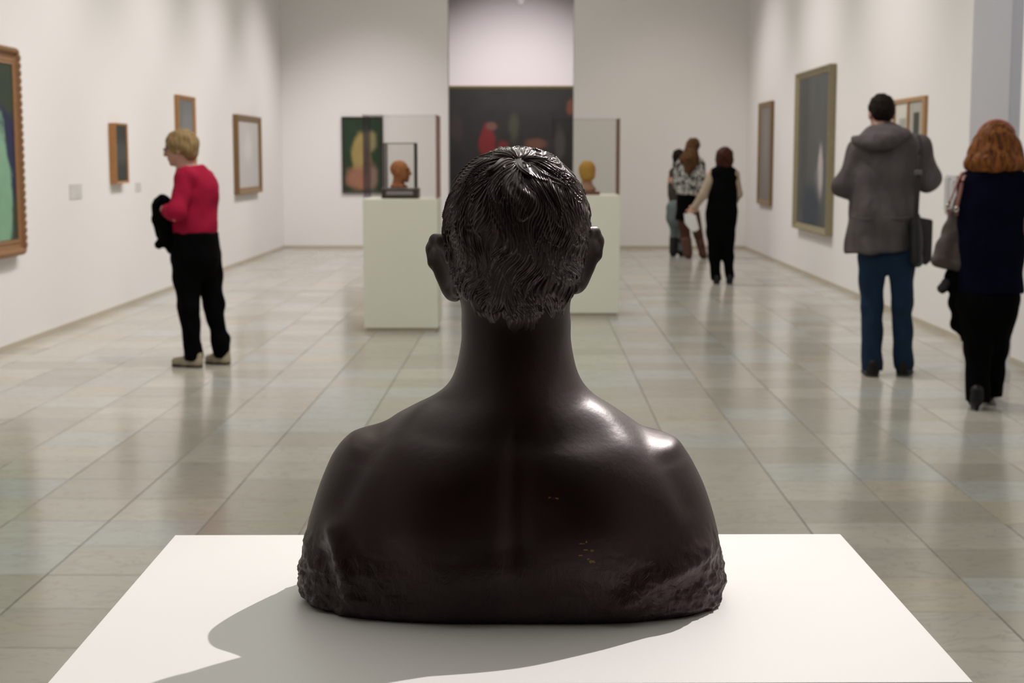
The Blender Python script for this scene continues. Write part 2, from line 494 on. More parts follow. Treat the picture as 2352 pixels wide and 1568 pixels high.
d += back*0.0085*seg_ridge(x, z, (-.180, .085), (-.160, .02), .010)
d -= back*0.011*seg_ridge(x, z, (-.196, .058), (-.186, .018), .011)
d += back*0.0085*seg_ridge(x, z, (.192, .062), (.105, .022), .013)
d -= back*0.006*seg_ridge(x, z, (.175, .028), (.14, .02), .014)
d += back*0.0045*seg_ridge(x, z, (-.02, .045), (-.06, .035), .022)
d += back*0.004*seg_ridge(x, z, (.17, .022), (.10, .016), .012)
for sx_ in (-1, 1):     # line between arm and back, end of the collar bone
    d -= back*0.0045*seg_ridge(x, z, (.150*sx_, .165), (.178*sx_, .11), .012)
    d += 0.004*seg_ridge(x, z, (.163*sx_, .172), (.150*sx_, .176), .014)
    d -= 0.003*seg_ridge(x, z, (.138*sx_, .186), (.136*sx_, .170), .010)
# face on the far side
d += front*0.022*g(x, 0, .011)*np.clip(1 - np.abs(z - .338)/.030, 0, 1)
d += front*0.006*g(x, 0, .04)*g(z, .378, .008)
d -= front*0.009*(g(x, -.03, .014) + g(x, .03, .014))*g(z, .362, .009)
d += front*0.006*g(x, 0, .02)*g(z, .310, .005) + front*0.005*g(x, 0, .02)*g(z, .299, .005)
d += front*0.010*g(x, 0, .02)*g(z, .276, .010)
cx = ((prof[:, 1] + prof[:, 2]) / 2)[:, None]
rx, ry = x - cx, y
rl = np.sqrt(rx**2 + ry**2) + 1e-6
# rough modelling of the clay near the cut
nz = np.zeros_like(x)
lowz = np.where(prof[:, 0] < 0.10)[0]
for r_ in lowz:
    for k in range(NTH):
        p = Vector((x[r_, k], y[r_, k], z[r_, k]))
        nz[r_, k] = 0.6*mnoise.noise(p*55) + 0.45*mnoise.noise(p*120) + 0.25*mnoise.noise(p*260)
side = np.clip(np.abs(ct)[None]*1.3 - .2, 0.25, 1)
d += nz*0.0060*np.clip((0.09 - z)/.06, 0, 1)*side
d *= np.clip((prof[-1, 0] - z)/.02, 0, 1)
xx, yy = x + rx/rl*d, y + ry/rl*d
# even out the upper back between the shoulder blades and the neck
kr = np.exp(-(np.arange(-14, 15)/7.0)**2); kr /= kr.sum()
wz = np.clip((z - .09)/.03, 0, 1)*np.clip((.255 - z)/.03, 0, 1)*np.clip((.155 - np.abs(x))/.03, 0, 1)*np.clip(-st, 0, 1)[None]**.3
for _ in range(2):
    sx2 = np.apply_along_axis(lambda c: np.convolve(np.pad(c, 14, mode='edge'), kr, 'valid'), 0, xx)
    sy2 = np.apply_along_axis(lambda c: np.convolve(np.pad(c, 14, mode='edge'), kr, 'valid'), 0, yy)
    sz2 = np.apply_along_axis(lambda c: np.convolve(np.pad(c, 14, mode='edge'), kr, 'valid'), 0, z)
    xx, yy, z = xx*(1 - wz) + sx2*wz, yy*(1 - wz) + sy2*wz, z*(1 - wz) + sz2*wz
# trapezius swelling beside the neck and the hollow before the shoulder
for sx_ in (-1, 1):
    up_ = (lambda t: t*t*(3 - 2*t))(np.clip((z - .09)/.08, 0, 1))*np.clip((.26 - z)/.03, 0, 1)
    z = z + up_*(.0075*g(x, .100*sx_, .027)*g(y, -.055, .036) - .002*g(x, .145*sx_, .02)*g(y, -.05, .035))
NZ = len(prof)
V = np.stack([xx, yy, z], -1).reshape(-1, 3)
V = np.vstack([V, [[cx[0, 0], 0, 0]]])
ii = np.arange(NZ - 1)[:, None]; kk = np.arange(NTH)[None]
k2 = (kk + 1) % NTH
Q = np.stack([ii*NTH + kk, ii*NTH + k2, (ii+1)*NTH + k2, (ii+1)*NTH + kk], -1).reshape(-1, 4)
cen = len(V) - 1
k1 = np.arange(NTH)
Q = np.vstack([Q, np.stack([(k1 + 1) % NTH, k1, np.full(NTH, cen), np.full(NTH, cen)], -1)])
def np_mesh_mixed(name, V, Q):
    me = bpy.data.meshes.new(name)
    tri = Q[:, 2] == Q[:, 3]
    faces = [tuple(q) for q in Q[~tri].tolist()] + [tuple(q[:3]) for q in Q[tri].tolist()]
    me.from_pydata(V.tolist(), [], faces)
    for p in me.polygons: p.use_smooth = True
    return me
bust = link('bronze_bust', np_mesh_mixed('bronze_bust', V, Q), M['bronze'], None, (BX, BY, PZ + 0.0005))
tag(bust, 'dark bronze bust with short wavy hair seen from behind on the bright white plinth', 'sculpture')

# hair: carved locks radiating from the crown
HC = np.array([0.001, 0.0, 0.372])
axis = np.array([0.004, -0.052, 0.083]); axis /= np.linalg.norm(axis)
e1 = np.array([0, -1.0, 0]); e1 -= axis*e1.dot(axis); e1 /= np.linalg.norm(e1)
e2 = np.cross(axis, e1)
NA, NS = 840, 330
al = np.linspace(-np.pi, np.pi, NA, endpoint=False)
absal = np.abs(al)
sm = lambda v, a, b: (lambda t: t*t*(3 - 2*t))(np.clip((v - a)/(b - a), 0, 1))
psimax = R(115)*(1 - sm(absal, R(62), R(98))) + R(93)*sm(absal, R(62), R(98))
psimax = psimax + R(9)*np.exp(-((absal - R(52))/R(14))**2) + R(2.0)*np.sin(al*13) + R(1.6)*np.sin(al*29 + 1)
s01 = np.linspace(0, 1, NS)**0.92
psi = 0.004 + s01[None]*psimax[:, None]
AL = np.repeat(al[:, None], NS, 1)
D = (np.cos(psi)[..., None]*axis + np.sin(psi)[..., None]*(np.cos(AL)[..., None]*e1 + np.sin(AL)[..., None]*e2))
zt = prof[:, 0]
def inside(P):
    zz = np.clip(P[..., 2], 0, zt[-1])
    xl = np.interp(zz, zt, prof[:, 1]); xr = np.interp(zz, zt, prof[:, 2]); yb = np.interp(zz, zt, prof[:, 3]); yf = np.interp(zz, zt, prof[:, 4]); n = np.interp(zz, zt, prof[:, 5])
    a = (xr - xl)/2 + 1e-6; c = (xr + xl)/2
    b = np.where(P[..., 1] < 0, -yb, yf) + 1e-6
    return ((np.abs(P[..., 0] - c)/a)**n + (np.abs(P[..., 1])/b)**n < 1) & (P[..., 2] < zt[-1])
lo_ = np.full(AL.shape, 0.02); hi_ = np.full(AL.shape, 0.16)
for _ in range(22):
    mi = (lo_ + hi_)/2
    ins = inside(HC + D*mi[..., None])
    lo_ = np.where(ins, mi, lo_); hi_ = np.where(ins, hi_, mi)
rad = (lo_ + hi_)/2
def hsh(a, b):
    v = np.sin(a*127.1 + b*311.7)*43758.5453
    return v - np.floor(v)
H = np.zeros_like(AL)
warp = AL + 0.10*np.sin(3*AL + 5*psi) + 0.06*np.sin(7*AL - 9*psi + 1.3) + 0.25*psi*np.sin(AL*1.0 + .6)
nrow = 13
for i in range(nrow):
    c0 = R(-9) + i*R(126)/nrow*0.93
    Lr = R(34) if i > 0 else R(26)
    n_i = max(9, int(round(34*math.sin(min(max(c0 + Lr*.5, .1), R(90))))))
    U = (warp + np.pi)/(2*np.pi)*n_i + 0.37*i
    idc = np.floor(U)
    for dk in (-1, 0, 1):
        idl = np.mod(idc + dk, n_i)
        r1, r2, r3 = hsh(idl, i), hsh(idl + 9.3, i + 2.1), hsh(idl + 3.1, i + 7.7)
        v = (psi - c0 - (r3 - .5)*R(9)*(i > 0))/(Lr*(0.75 + .5*r2))
        vc = np.clip(v, 0, 1)
        curl = (r1 - .5)*1.5
        u = U - (idc + dk) - .5 - curl*vc**2 + .18*np.sin(vc*7 + r2*6)
        wv = 0.62*np.sqrt(vc + 1e-6)*np.clip(1 - vc, 0, 1)**0.55*1.45 + 1e-4
        q = 1 - (u/wv)**2
        ok = (v > 0) & (v < 1) & (q > 0)
        hh = np.sqrt(np.clip(q, 0, 1))*(0.30 + 0.70*vc)*(0.6 + .6*r2)
        hh = hh + 0.16*np.cos(u/np.maximum(wv, .08)*9 + r1*6)*np.clip(q, 0, 1)
        H = np.where(ok, np.maximum(H, hh), H)
cenb = np.exp(-(AL/R(70))**2)*sm(psi, R(28), R(45))*(1 - sm(psi, R(72), R(92)))
amp = 0.0052*(1 - 0.45*cenb)
crown = 1 - np.exp(-(psi/R(2.5))**2)
edge = 1 - sm(np.repeat(s01[None], NA, 0), 0.80, 1.0)**1.4
fine = 0.00042*np.sin(warp*150 + 6*np.sin(psi*9 + AL*3)) * sm(psi, R(12), R(25))
disp = (0.0012 + amp*H*crown + fine)*edge - 0.0016*(1 - edge) - 0.0065*np.exp(-psi/R(5))
P = HC + D*(rad + disp)[..., None]
V = P.reshape(-1, 3)
ii = np.arange(NA)[:, None]; kk = np.arange(NS - 1)[None]
i2 = (ii + 1) % NA
Q = np.stack([ii*NS + kk, ii*NS + kk + 1, i2*NS + kk + 1, i2*NS + kk], -1).reshape(-1, 4)
hair = link('hair', np_mesh('hair', V, Q), bronze_mat('polished bronze hair', 0.25, 0.75), bust)
hair['label'] = 'carved wavy bronze locks radiating from the crown'

# ------------------------------------------------------------------ smooth solids (distance fields -> quads)
def Cn(a, b, ra, rb, k=0.025, sy=1.0): return ('c', np.array(a, float), np.array(b, float), ra, rb, k, sy)
def El(c, r, k=0.025, rot=None): return ('e', np.array(c, float), np.array(r, float), k, rot)
def rotm(x=0, y=0, z=0):
    return np.array((Matrix.Rotation(R(z), 3, 'Z') @ Matrix.Rotation(R(y), 3, 'Y') @ Matrix.Rotation(R(x), 3, 'X')))
def facing_rot(f):
    """columns: side (right), forward, up"""
    f = np.array(f, float); f /= np.linalg.norm(f)
    r = np.cross(f, [0, 0, 1.0]); r /= np.linalg.norm(r)
    return np.stack([r, f, np.cross(r, f)], 1)
def prim_box(p):
    if p[0] == 'c':
        r = max(p[3], p[4])*max(1, p[6]); return np.minimum(p[1], p[2]) - r, np.maximum(p[1], p[2]) + r
    r = p[2] if p[4] is None else np.full(3, max(p[2]))
    return p[1] - r, p[1] + r
def prim_d(p, X, Y, Z):
    if p[0] == 'c':
        _, a, b, ra, rb, k, sy = p
        ba = b - a; L2 = max(ba.dot(ba), 1e-9)
        t = np.clip(((X - a[0])*ba[0] + (Y - a[1])*ba[1] + (Z - a[2])*ba[2])/L2, 0, 1)
        dx, dy, dz = X - a[0] - t*ba[0], (Y - a[1] - t*ba[1])/sy, Z - a[2] - t*ba[2]
        return (np.sqrt(dx*dx + dy*dy + dz*dz) - (ra + t*(rb - ra)))*min(1.0, sy)
    _, c, r, k, rot = p
    dx, dy, dz = X - c[0], Y - c[1], Z - c[2]
    if rot is not None:
        dx, dy, dz = [rot[0, i]*dx + rot[1, i]*dy + rot[2, i]*dz for i in range(3)]
    q = np.sqrt((dx/r[0])**2 + (dy/r[1])**2 + (dz/r[2])**2)
    g_ = np.sqrt((dx/r[0]**2)**2 + (dy/r[1]**2)**2 + (dz/r[2]**2)**2) + 1e-9
    return q*(q - 1)/g_
def nets(d, lo, h):
    s = d < 0
    sh = tuple(n - 1 for n in d.shape)
    cnt = np.zeros(sh, np.int8); pos = np.zeros(sh + (3,), np.float32); num = np.zeros(sh, np.float32)
    def sl(o): return tuple(slice(o[i], o[i] + sh[i]) for i in range(3))
    for i in (0, 1):
        for j in (0, 1):
            for k in (0, 1): cnt += s[sl((i, j, k))]
    for ax in range(3):
        o1, o2 = [q for q in range(3) if q != ax]
        for u in (0, 1):
            for v in (0, 1):
                o = [0, 0, 0]; o[o1] = u; o[o2] = v
                e = list(o); e[ax] = 1
                a, b = d[sl(o)], d[sl(e)]
                cr = (a < 0) != (b < 0)
                t = np.where(cr, a/np.where(cr, a - b, 1), 0)
                num += cr
                pos[..., ax] += np.where(cr, t, 0); pos[..., o1] += cr*u; pos[..., o2] += cr*v
    mx = (cnt > 0) & (cnt < 8)
    idx = np.full(sh, -1, np.int32); ids = np.argwhere(mx); idx[mx] = np.arange(len(ids))
    V = (ids + pos[mx]/num[mx][:, None])*h + lo
    quads = []
    for ax in range(3):
        o1, o2 = (ax + 1) % 3, (ax + 2) % 3
        a = [slice(1, -1)]*3; b = [slice(1, -1)]*3
        a[ax] = slice(0, -1); b[ax] = slice(1, None)
        sa, sb = s[tuple(a)], s[tuple(b)]
        w_ = np.argwhere(sa != sb)
        if not len(w_): continue
        flip = sa[tuple(w_.T)]
        w_ = w_.copy(); w_[:, o1] += 1; w_[:, o2] += 1
        def ci(du, dv):
            q = w_.copy(); q[:, o1] += du; q[:, o2] += dv
            return idx[tuple(q.T)]
        q = np.stack([ci(-1, -1), ci(0, -1), ci(0, 0), ci(-1, 0)], 1)
        q[~flip] = q[~flip][:, ::-1]
        quads.append(q)
    Q = np.vstack(quads)
    return V, Q[(Q >= 0).all(1)]
def solid(name, prims, h, mat, parent=None, cuts=(), subs=(), fold=0.0, fs=14.0, dist=None, loc=None):
    lo = np.min([prim_box(p)[0] for p in prims], 0) - 3*h - 0.02
    hi = np.max([prim_box(p)[1] for p in prims], 0) + 3*h + 0.02
    n = np.ceil((hi - lo)/h).astype(int) + 1
    ax = [lo[i] + h*np.arange(n[i]) for i in range(3)]
    d = np.full(tuple(n), 1.0, np.float32)
    def local(p, pad):
        a, b = prim_box(p)
        s0 = np.clip(np.floor((a - pad - lo)/h).astype(int), 0, n); s1 = np.clip(np.ceil((b + pad - lo)/h).astype(int) + 1, 0, n)
        S = tuple(slice(s0[i], s1[i]) for i in range(3))
        return S, np.meshgrid(ax[0][S[0]], ax[1][S[1]], ax[2][S[2]], indexing='ij', sparse=True)
    for p in prims:
        k = p[5] if p[0] == 'c' else p[3]
        S, (X, Y, Z) = local(p, 2*h + k + 0.01)
        e = prim_d(p, X, Y, Z).astype(np.float32)
        a = d[S]
        t = np.clip(0.5 + 0.5*(a - e)/k, 0, 1)
        d[S] = np.where(a > 0.9, e, a*(1 - t) + e*t - k*t*(1 - t))
    for p in subs:
        k = p[5] if p[0] == 'c' else p[3]
        S, (X, Y, Z) = local(p, 2*h + k)
        e = -prim_d(p, X, Y, Z).astype(np.float32); a = d[S]
        t = np.clip(0.5 - 0.5*(a - e)/k, 0, 1)
        d[S] = a*(1 - t) + e*t + k*t*(1 - t)
    for c, nrm in cuts:      # keep the side the normal points away from
        nrm = np.array(nrm, float); nrm /= np.linalg.norm(nrm)
        X, Y, Z = np.meshgrid(*ax, indexing='ij', sparse=True)
        d = np.maximum(d, ((X - c[0])*nrm[0] + (Y - c[1])*nrm[1] + (Z - c[2])*nrm[2]).astype(np.float32))
    V, Q = nets(d, lo, h)
    me = np_mesh(name, V, Q)
    if fold:
        N = np.empty(len(V)*3, np.float32); me.vertices.foreach_get('normal', N); N = N.reshape(-1, 3)
        a_ = fs
        f = np.sin(V[:, 0]*a_*2.1 + 2*np.sin(V[:, 2]*a_*.8 + V[:, 1]*a_)) * np.sin(V[:, 2]*a_*1.1 + 1.7*np.sin(V[:, 0]*a_*1.3 + 1))
        f += 0.6*np.sin(V[:, 2]*a_*2.3 + V[:, 0]*a_*1.6 + 2*np.sin(V[:, 1]*a_*2))
        V = V + N*(f*fold)[:, None]
        me.vertices.foreach_set('co', V.astype(np.float32).ravel()); me.update()
    return link(name, me, mat, parent, loc)

# ears of the bust
for sgn, xo in ((-1, -0.0015), (1, 0.0025)):
    zt_ = 0.0 if sgn < 0 else 0.008
    rot = rotm(0, 16*sgn, 0) @ rotm(0, 0, 0) @ rotm(0, 0, -38*sgn)
    c = np.array([sgn*0.0685 + xo, -0.004, 0.346 + zt_])
    pr = [El(c, (0.0075, 0.024, 0.033), 0.008, rot), El(c + [-sgn*.006, .008, -.024], (0.0075, 0.010, 0.012), 0.010, rot)]
    for k in range(7):      # rolled helix rim
        a0, a1 = R(-60 + k*32), R(-60 + (k + 1)*32)
        q0 = c + rot @ np.array([0.001*sgn, -0.021*math.cos(a0), 0.030*math.sin(a0)])
        q1 = c + rot @ np.array([0.001*sgn, -0.021*math.cos(a1), 0.030*math.sin(a1)])
        pr.append(Cn(q0, q1, 0.0058, 0.0058, 0.006))
    sb = [El(c + rot @ np.array([sgn*0.008, 0.003, 0.0]), (0.006, 0.012, 0.018), 0.006, rot)]
    solid('ear', pr, 0.0017, M['bronze'], bust, subs=sb)

# ------------------------------------------------------------------ paintings
def canvas_mat(name, base, blobs, streak=0.25, scale=6.0, vert=True):
    """flat painted picture: soft colour patches at (u, v) of a W x H canvas in object space"""
    m = NT(name); o = m.obj()
    s3 = (scale*3, 1, scale*0.8) if vert else (scale, scale, scale)
    n = m.noise(m.scaled(o, s3), 1.0, 4, 0.6, 0.6)
    c = m.mix(n, tuple(x*(1 - streak) for x in base), tuple(min(1, x*(1 + streak)) for x in base))
    wob = m.noise(o, 5.0, 3)
    for (u, v, ru, rv, colr, soft) in blobs:
        q = m.vmath('MULTIPLY', m.vmath('SUBTRACT', o, (u, 0, v)), (1/ru, 0, 1/rv))
        dd = m.math('ADD', m.vmath('LENGTH', q), m.math('MULTIPLY', m.math('SUBTRACT', wob, 0.5), 0.9))
        k = m.math('SUBTRACT', 1.0, m.ramp(dd, 1 - soft, 1 + soft))
        c = m.mix(k, c, m.mix(n, tuple(x*.8 for x in colr), tuple(min(1, x*1.2) for x in colr)))
    return m.done(c, 0.55, 0.3)
def painting(name, loc, rz, W, H, depth, fw, frame_mat, cmat, label, inset=0.3, group=None, ornate=False):
    """local: x across, z up (origin at centre, back on the wall y=0, front towards -y)"""
    o = empty(name, loc, rz)
    tag(o, label, 'painting', group)
    prof_ = [(0, 0.0), (0, -depth), (fw*.25, -depth*1.0), (fw*.55, -depth*(1 - inset*.5)), (fw, -depth*(1 - inset)), (fw, -depth*.08)]
    if ornate:
        prof_ = [(0, 0), (0, -depth*.6), (fw*.12, -depth*.85), (fw*.22, -depth), (fw*.36, -depth*.92), (fw*.45, -depth*.7), (fw*.7, -depth*.62), (fw*.8, -depth*.72), (fw*.9, -depth*.66), (fw, -depth*.72), (fw, -depth*.05)]
    mb = MB()
    n = len(prof_)
    cs = ((-1, -1), (1, -1), (1, 1), (-1, 1))
    for (sx_, sz_) in cs:
        for (a, y_) in prof_: mb.v.append((sx_*(W/2 - a), y_, sz_*(H/2 - a)))
    for i in range(4):
        for k in range(n - 1):
            mb.f.append((i*n + k, ((i+1) % 4)*n + k, ((i+1) % 4)*n + k + 1, i*n + k + 1))
    fr = mb.build('frame', frame_mat, o)
    if ornate:
        mo = MB()
        for i in range(26):
            t = -H/2 + fw*.6 + i*(H - fw*1.2)/25
            for sx_ in (-1, 1): mo.box(sx_*(W/2 - fw*.22) - .018, sx_*(W/2 - fw*.22) + .018, -depth - .006, -depth*.8, t - .022, t + .022, .008)
        for i in range(40):
            t = -W/2 + fw*.6 + i*(W - fw*1.2)/39
            for sz_ in (-1, 1): mo.box(t - .016, t + .016, -depth - .006, -depth*.8, sz_*(H/2 - fw*.22) - .018, sz_*(H/2 - fw*.22) + .018, .008)
        mo.build('carved_moulding', frame_mat, fr)
    MB().box(-W/2 + fw - .004, W/2 - fw + .004, -(depth*(1 - inset) - .006), -depth*.1, -H/2 + fw - .004, H/2 - fw + .004).build('canvas', cmat, o)
    return o
def left_painting(name, x0, x1, y0, y1, depth, *a, **k):
    """x0,x1: near/far edge pixels of the front face; y0,y1: top and bottom pixels at the near edge"""
    X = XL + depth
    p0, p1, q = onx(x0, y0, X), onx(x1, y0, X), onx(x0, y1, X)
    return painting(name, (XL, (p0.y + p1.y)/2, (p0.z + q.z)/2), R(90), abs(p1.y - p0.y), p0.z - q.z, depth, *a, **k)
def right_painting(name, x0, x1, y0, y1, depth, *a, **k):
    X = XR - depth
    p0, p1, q = onx(x0, y0, X), onx(x1, y0, X), onx(x1, y1, X)
    p1b = onx(x1, y0, X)
    return painting(name, (XR, (p0.y + p1.y)/2, (p1b.z + q.z)/2), R(-90), abs(p1.y - p0.y), p1b.z - q.z, depth, *a, **k)
def woodmat(name, c, rough=0.45):
    m = NT(name); o = m.obj()
    n = m.noise(m.scaled(o, (30, 30, 30)), 1.0, 4, 0.6, 1.2)
    m.bump(n, 0.2, 0.004)
    return m.done(m.mix(n, tuple(x*.65 for x in c), tuple(min(1, x*1.25) for x in c)), rough, 0.4)
W_OR = woodmat('orange wood frame', (0.40, 0.19, 0.065))
W_BR = woodmat('brown gilt frame', (0.22, 0.125, 0.05))
W_ORN = woodmat('ornate bronze gilt frame', (0.27, 0.135, 0.06))
W_GOLD = woodmat('dull gold frame', (0.27, 0.22, 0.13))
W_DARK = simple('dark frame', (0.03, 0.022, 0.016), 0.5, 0.4)
W_CAR = woodmat('caramel wood frame', (0.42, 0.23, 0.10))

# large ornate painting cut by the picture edge: its far edge shows
X = XL + 0.09
pf, pb = onx(47, 110, X), onx(47, 588, X)
Wb, Hb = 1.75, pf.z - pb.z
painting('ornate_painting', (XL, pf.y - Wb/2, (pf.z + pb.z)/2), R(90), Wb, Hb, 0.09, 0.13, W_ORN,
         canvas_mat('green figure canvas', (0.028, 0.045, 0.028), [(.55, -.05, .35, .35, (.015, .02, .06), .2), (.42, -.36, .24, .55, (.20, .36, .24), .15), (.12, .1, .28, .4, (.3, .36, .26), .3)], 0.3, 5, False),
         'large ornate brown-framed painting in dark green, cut off by the photo edge', ornate=True)
left_painting('small_painting', 266, 293, 282, 422, 0.072, 0.022, W_OR, canvas_mat('dark slate canvas', (0.035, 0.038, 0.034), [(0, 0, .3, .1, (.06, .065, .06), .6)]),
         'small painting with dark slate canvas in a deep orange wood frame', inset=.12)
left_painting('grey_painting', 410, 449, 217, 442, 0.05, 0.045, W_OR, canvas_mat('mid grey canvas', (0.15, 0.15, 0.145), [(0.1, .1, .3, .3, (.2, .2, .2), .6), (-.1, -.3, .2, .2, (.1, .1, .1), .5)]),
         'orange-framed grey painting partly hidden by the head of the person in red', inset=.4)
left_painting('pale_painting', 547, 600, 262, 448, 0.075, 0.085, W_BR, canvas_mat('pale paper canvas', (0.52, 0.50, 0.49), [(0, .1, .3, .2, (.6, .58, .57), .6)], 0.06),
         'brown-framed painting with an almost white canvas on the wall beyond the person in red', inset=.4)
# end wall, seen through the glass case
a_, b__ = ony(784, 268, YB - .04), ony(881, 444, YB - .04)
Wp, Hp = b__.x - a_.x, a_.z - b__.z
painting('yellow_painting', ((a_.x + b__.x)/2, YB, (a_.z + b__.z)/2), 0, Wp, Hp, 0.04, 0.035, W_DARK,
         canvas_mat('yellow form canvas', (0.018, 0.040, 0.020), [(-.02, -.05, .15, .40, (.32, .24, .085), .25), (-.06, -.36, .19, .18, (.30, .14, .085), .4), (.13, .22, .09, .16, (.26, .22, .11), .4), (.06, 0, .04, .4, (.12, .09, .08), .6), (.15, -.34, .08, .2, (.24, .15, .12), .5)], 0.3, 8, False),
         'dark-framed painting of a pale yellow form on green, behind the left glass case')
# next room: large dark painting
a_, b__ = ony(1010, 197, FARY - .06), ony(1340, 520, FARY - .06)
Wp, Hp = b__.x - a_.x, a_.z - b__.z
xc = (a_.x + b__.x)/2
def far_uv(px, py):
    p = ony(px, py, FARY); return p.x - xc, p.z - (a_.z + b__.z)/2
B = []
for (px, py, ru, rv, c_, sf) in ((1120, 330, .16, .36, (.16, .012, .014), .2), (1155, 345, .12, .2, (.13, .012, .014), .25), (1130, 290, .10, .08, (.15, .07, .05), .4), (1232, 330, .2, .1, (.12, .05, .03), .5),
                                 (1310, 245, .08, .16, (.14, .045, .02), .4), (1050, 300, .12, .3, (.035, .026, .024), .5), (1180, 290, .1, .25, (.05, .05, .03), .5), (1200, 240, .7, .12, (.022, .022, .02), .6), (1285, 330, .1, .3, (.06, .055, .05), .5)):
    u, v = far_uv(px, py); B.append((u, v, ru, rv, c_, sf))
painting('dark_painting', (xc, FARY, (a_.z + b__.z)/2), 0, Wp, Hp, 0.06, 0.05, woodmat('thin gilt frame', (0.20, 0.15, 0.06)), canvas_mat('dark crowd canvas', (0.018, 0.017, 0.015), B, 0.5, 3, False),
         'very large nearly black painting with red patches in the next room, behind the bust head')
# right wall
right_painting('narrow_painting', 1742, 1771, 231, 474, 0.05, 0.075, W_BR, canvas_mat('grey brown canvas', (0.19, 0.165, 0.15), [(0, .1, .2, .5, (.24, .21, .2), .6)]),
         'tall brown-framed grey-brown painting beside the person in the black vest', inset=.4)
right_painting('tall_painting', 1827, 1905, 146, 545, 0.085, 0.075, W_GOLD, canvas_mat('blue grey canvas', (0.088, 0.092, 0.090), [(-.6, .2, .25, .9, (.07, .07, .068), .5), (.46, -.25, .15, .30, (.46, .40, .41), .4), (.2, -.42, .12, .2, (.16, .15, .15), .5), (-.1, -.7, .6, .3, (.035, .05, .065), .5)], 0.35, 3),
         'tall gold-framed blue-grey painting on the wall by the person in the grey jacket', inset=.5)
# three pictures in one caramel frame
X = XR - 0.03
p0, p1, p2, q = onx(2022, 240, X), onx(2124, 219, X), onx(2124, 219, X), onx(2124, 410, X)
Wt, Ht = abs(p1.y - p0.y), p1.z - q.z
tr = empty('triptych_frame', (XR, (p0.y + p1.y)/2, (p1.z + q.z)/2), R(-90))
tag(tr, 'caramel wood frame holding a row of three pictures, behind the grey jacket shoulder', 'picture')
mb = MB()
fw = 0.035
mb.box(-Wt/2, Wt/2, -.03, 0, Ht/2 - fw, Ht/2); mb.box(-Wt/2, Wt/2, -.03, 0, -Ht/2, -Ht/2 + fw)
mb.box(-Wt/2, -Wt/2 + fw, -.03, 0, -Ht/2 + fw, Ht/2 - fw); mb.box(Wt/2 - .085, Wt/2, -.03, 0, -Ht/2 + fw, Ht/2 - fw)
mb.build('frame', W_CAR, tr)
cell = (Wt - fw - .085)/3
for k in range(3):
    x0 = -Wt/2 + fw + k*cell
    MB().box(x0, x0 + cell, -.014, -.006, -Ht/2 + fw, Ht/2 - fw).build('mount', simple('pale mount %d' % k, ((.62, .6, .54), (.62, .6, .54), (.40, .37, .33))[k], .7), tr)
    MB().box(x0 + cell*.36, x0 + cell*(.78 if k < 2 else .72), -.018, -.013, -Ht/2 + fw + .1, Ht/2 - fw - (.14 if k < 2 else .10)).build('print', simple('print %d' % k, ((.33, .32, .29), (.36, .35, .32), (.045, .05, .035))[k], .6, .4, .3, 30), tr)
    if k: MB().box(x0 - .024, x0 + .024, -.03, -.002, -Ht/2 + fw, Ht/2 - fw).build('divider', W_CAR, tr)
# label cards
def card_mat(name, c):
    m = NT(name); o = m.obj()
    wv = m.new('ShaderNodeTexWave', bands_direction='Z'); m.l.new(o, wv.inputs['Vector']); wv.inputs['Scale'].default_value = 14; wv.inputs['Distortion'].default_value = .3
    n = m.noise(m.scaled(o, (60, 60, 4)), 1.0, 2)
    k = m.math('MULTIPLY', m.ramp(wv.outputs['Fac'], .6, .8), m.ramp(n, .42, .5))
    return m.done(m.mix(m.math('MULTIPLY', k, .5), c, (.2, .2, .2)), 0.6)
CARD = card_mat('printed label card', (0.66, 0.64, 0.62))
for px0, px1, py0, py1, lab in ((160, 188, 424, 458, 'small printed label card on the wall between the ornate and the small painting'),
                           (312, 324, 420, 440, 'small printed label card just past the small orange-framed painting')):
    p0, p1, q = onx(px0, py0, XL + .006), onx(px1, py0, XL + .006), onx(px0, py1, XL + .006)
    c = MB().box(-abs(p1.y - p0.y)/2, abs(p1.y - p0.y)/2, -.006, 0, (q.z - p0.z)/2, (p0.z - q.z)/2).build('label_card', CARD, None, (XL, (p0.y + p1.y)/2, (p0.z + q.z)/2))
    c.rotation_euler = (0, 0, R(90))
    tag(c, lab, 'label')
p0, p1, q = onx(2166, 402, XR - .03), onx(2200, 402, XR - .03), onx(2166, 492, XR - .03)
lh = empty('leaflet_holder', (XR, (p0.y + p1.y)/2, (p0.z + q.z)/2), R(-90))
tag(lh, 'wall-mounted acrylic holder of grey printed sheets at the wall corner by the handbag', 'leaflet holder')
lw, lhh = abs(p1.y - p0.y), p0.z - q.z
MB().box(-lw/2, lw/2, -.006, 0, -lhh/2, lhh/2).build('back_plate', simple('pale acrylic', (.58, .57, .60), .2, .5, .03), lh)
for k in range(3):
    MB().box(-lw/2 + .02 + k*lw/3, -lw/2 + .02 + (k + .82)*lw/3, -.022, -.007, -lhh/2 + .03, lhh/2 - .02 - .02*k).build('sheet', card_mat('sheet print %d' % k, (.50, .48, .50)), lh)
MB().box(lw/2 - .035, lw/2 - .012, -.03, -.006, -lhh/2, lhh/2).build('side_rail', simple('brown acrylic edge', (.16, .11, .11), .3), lh)
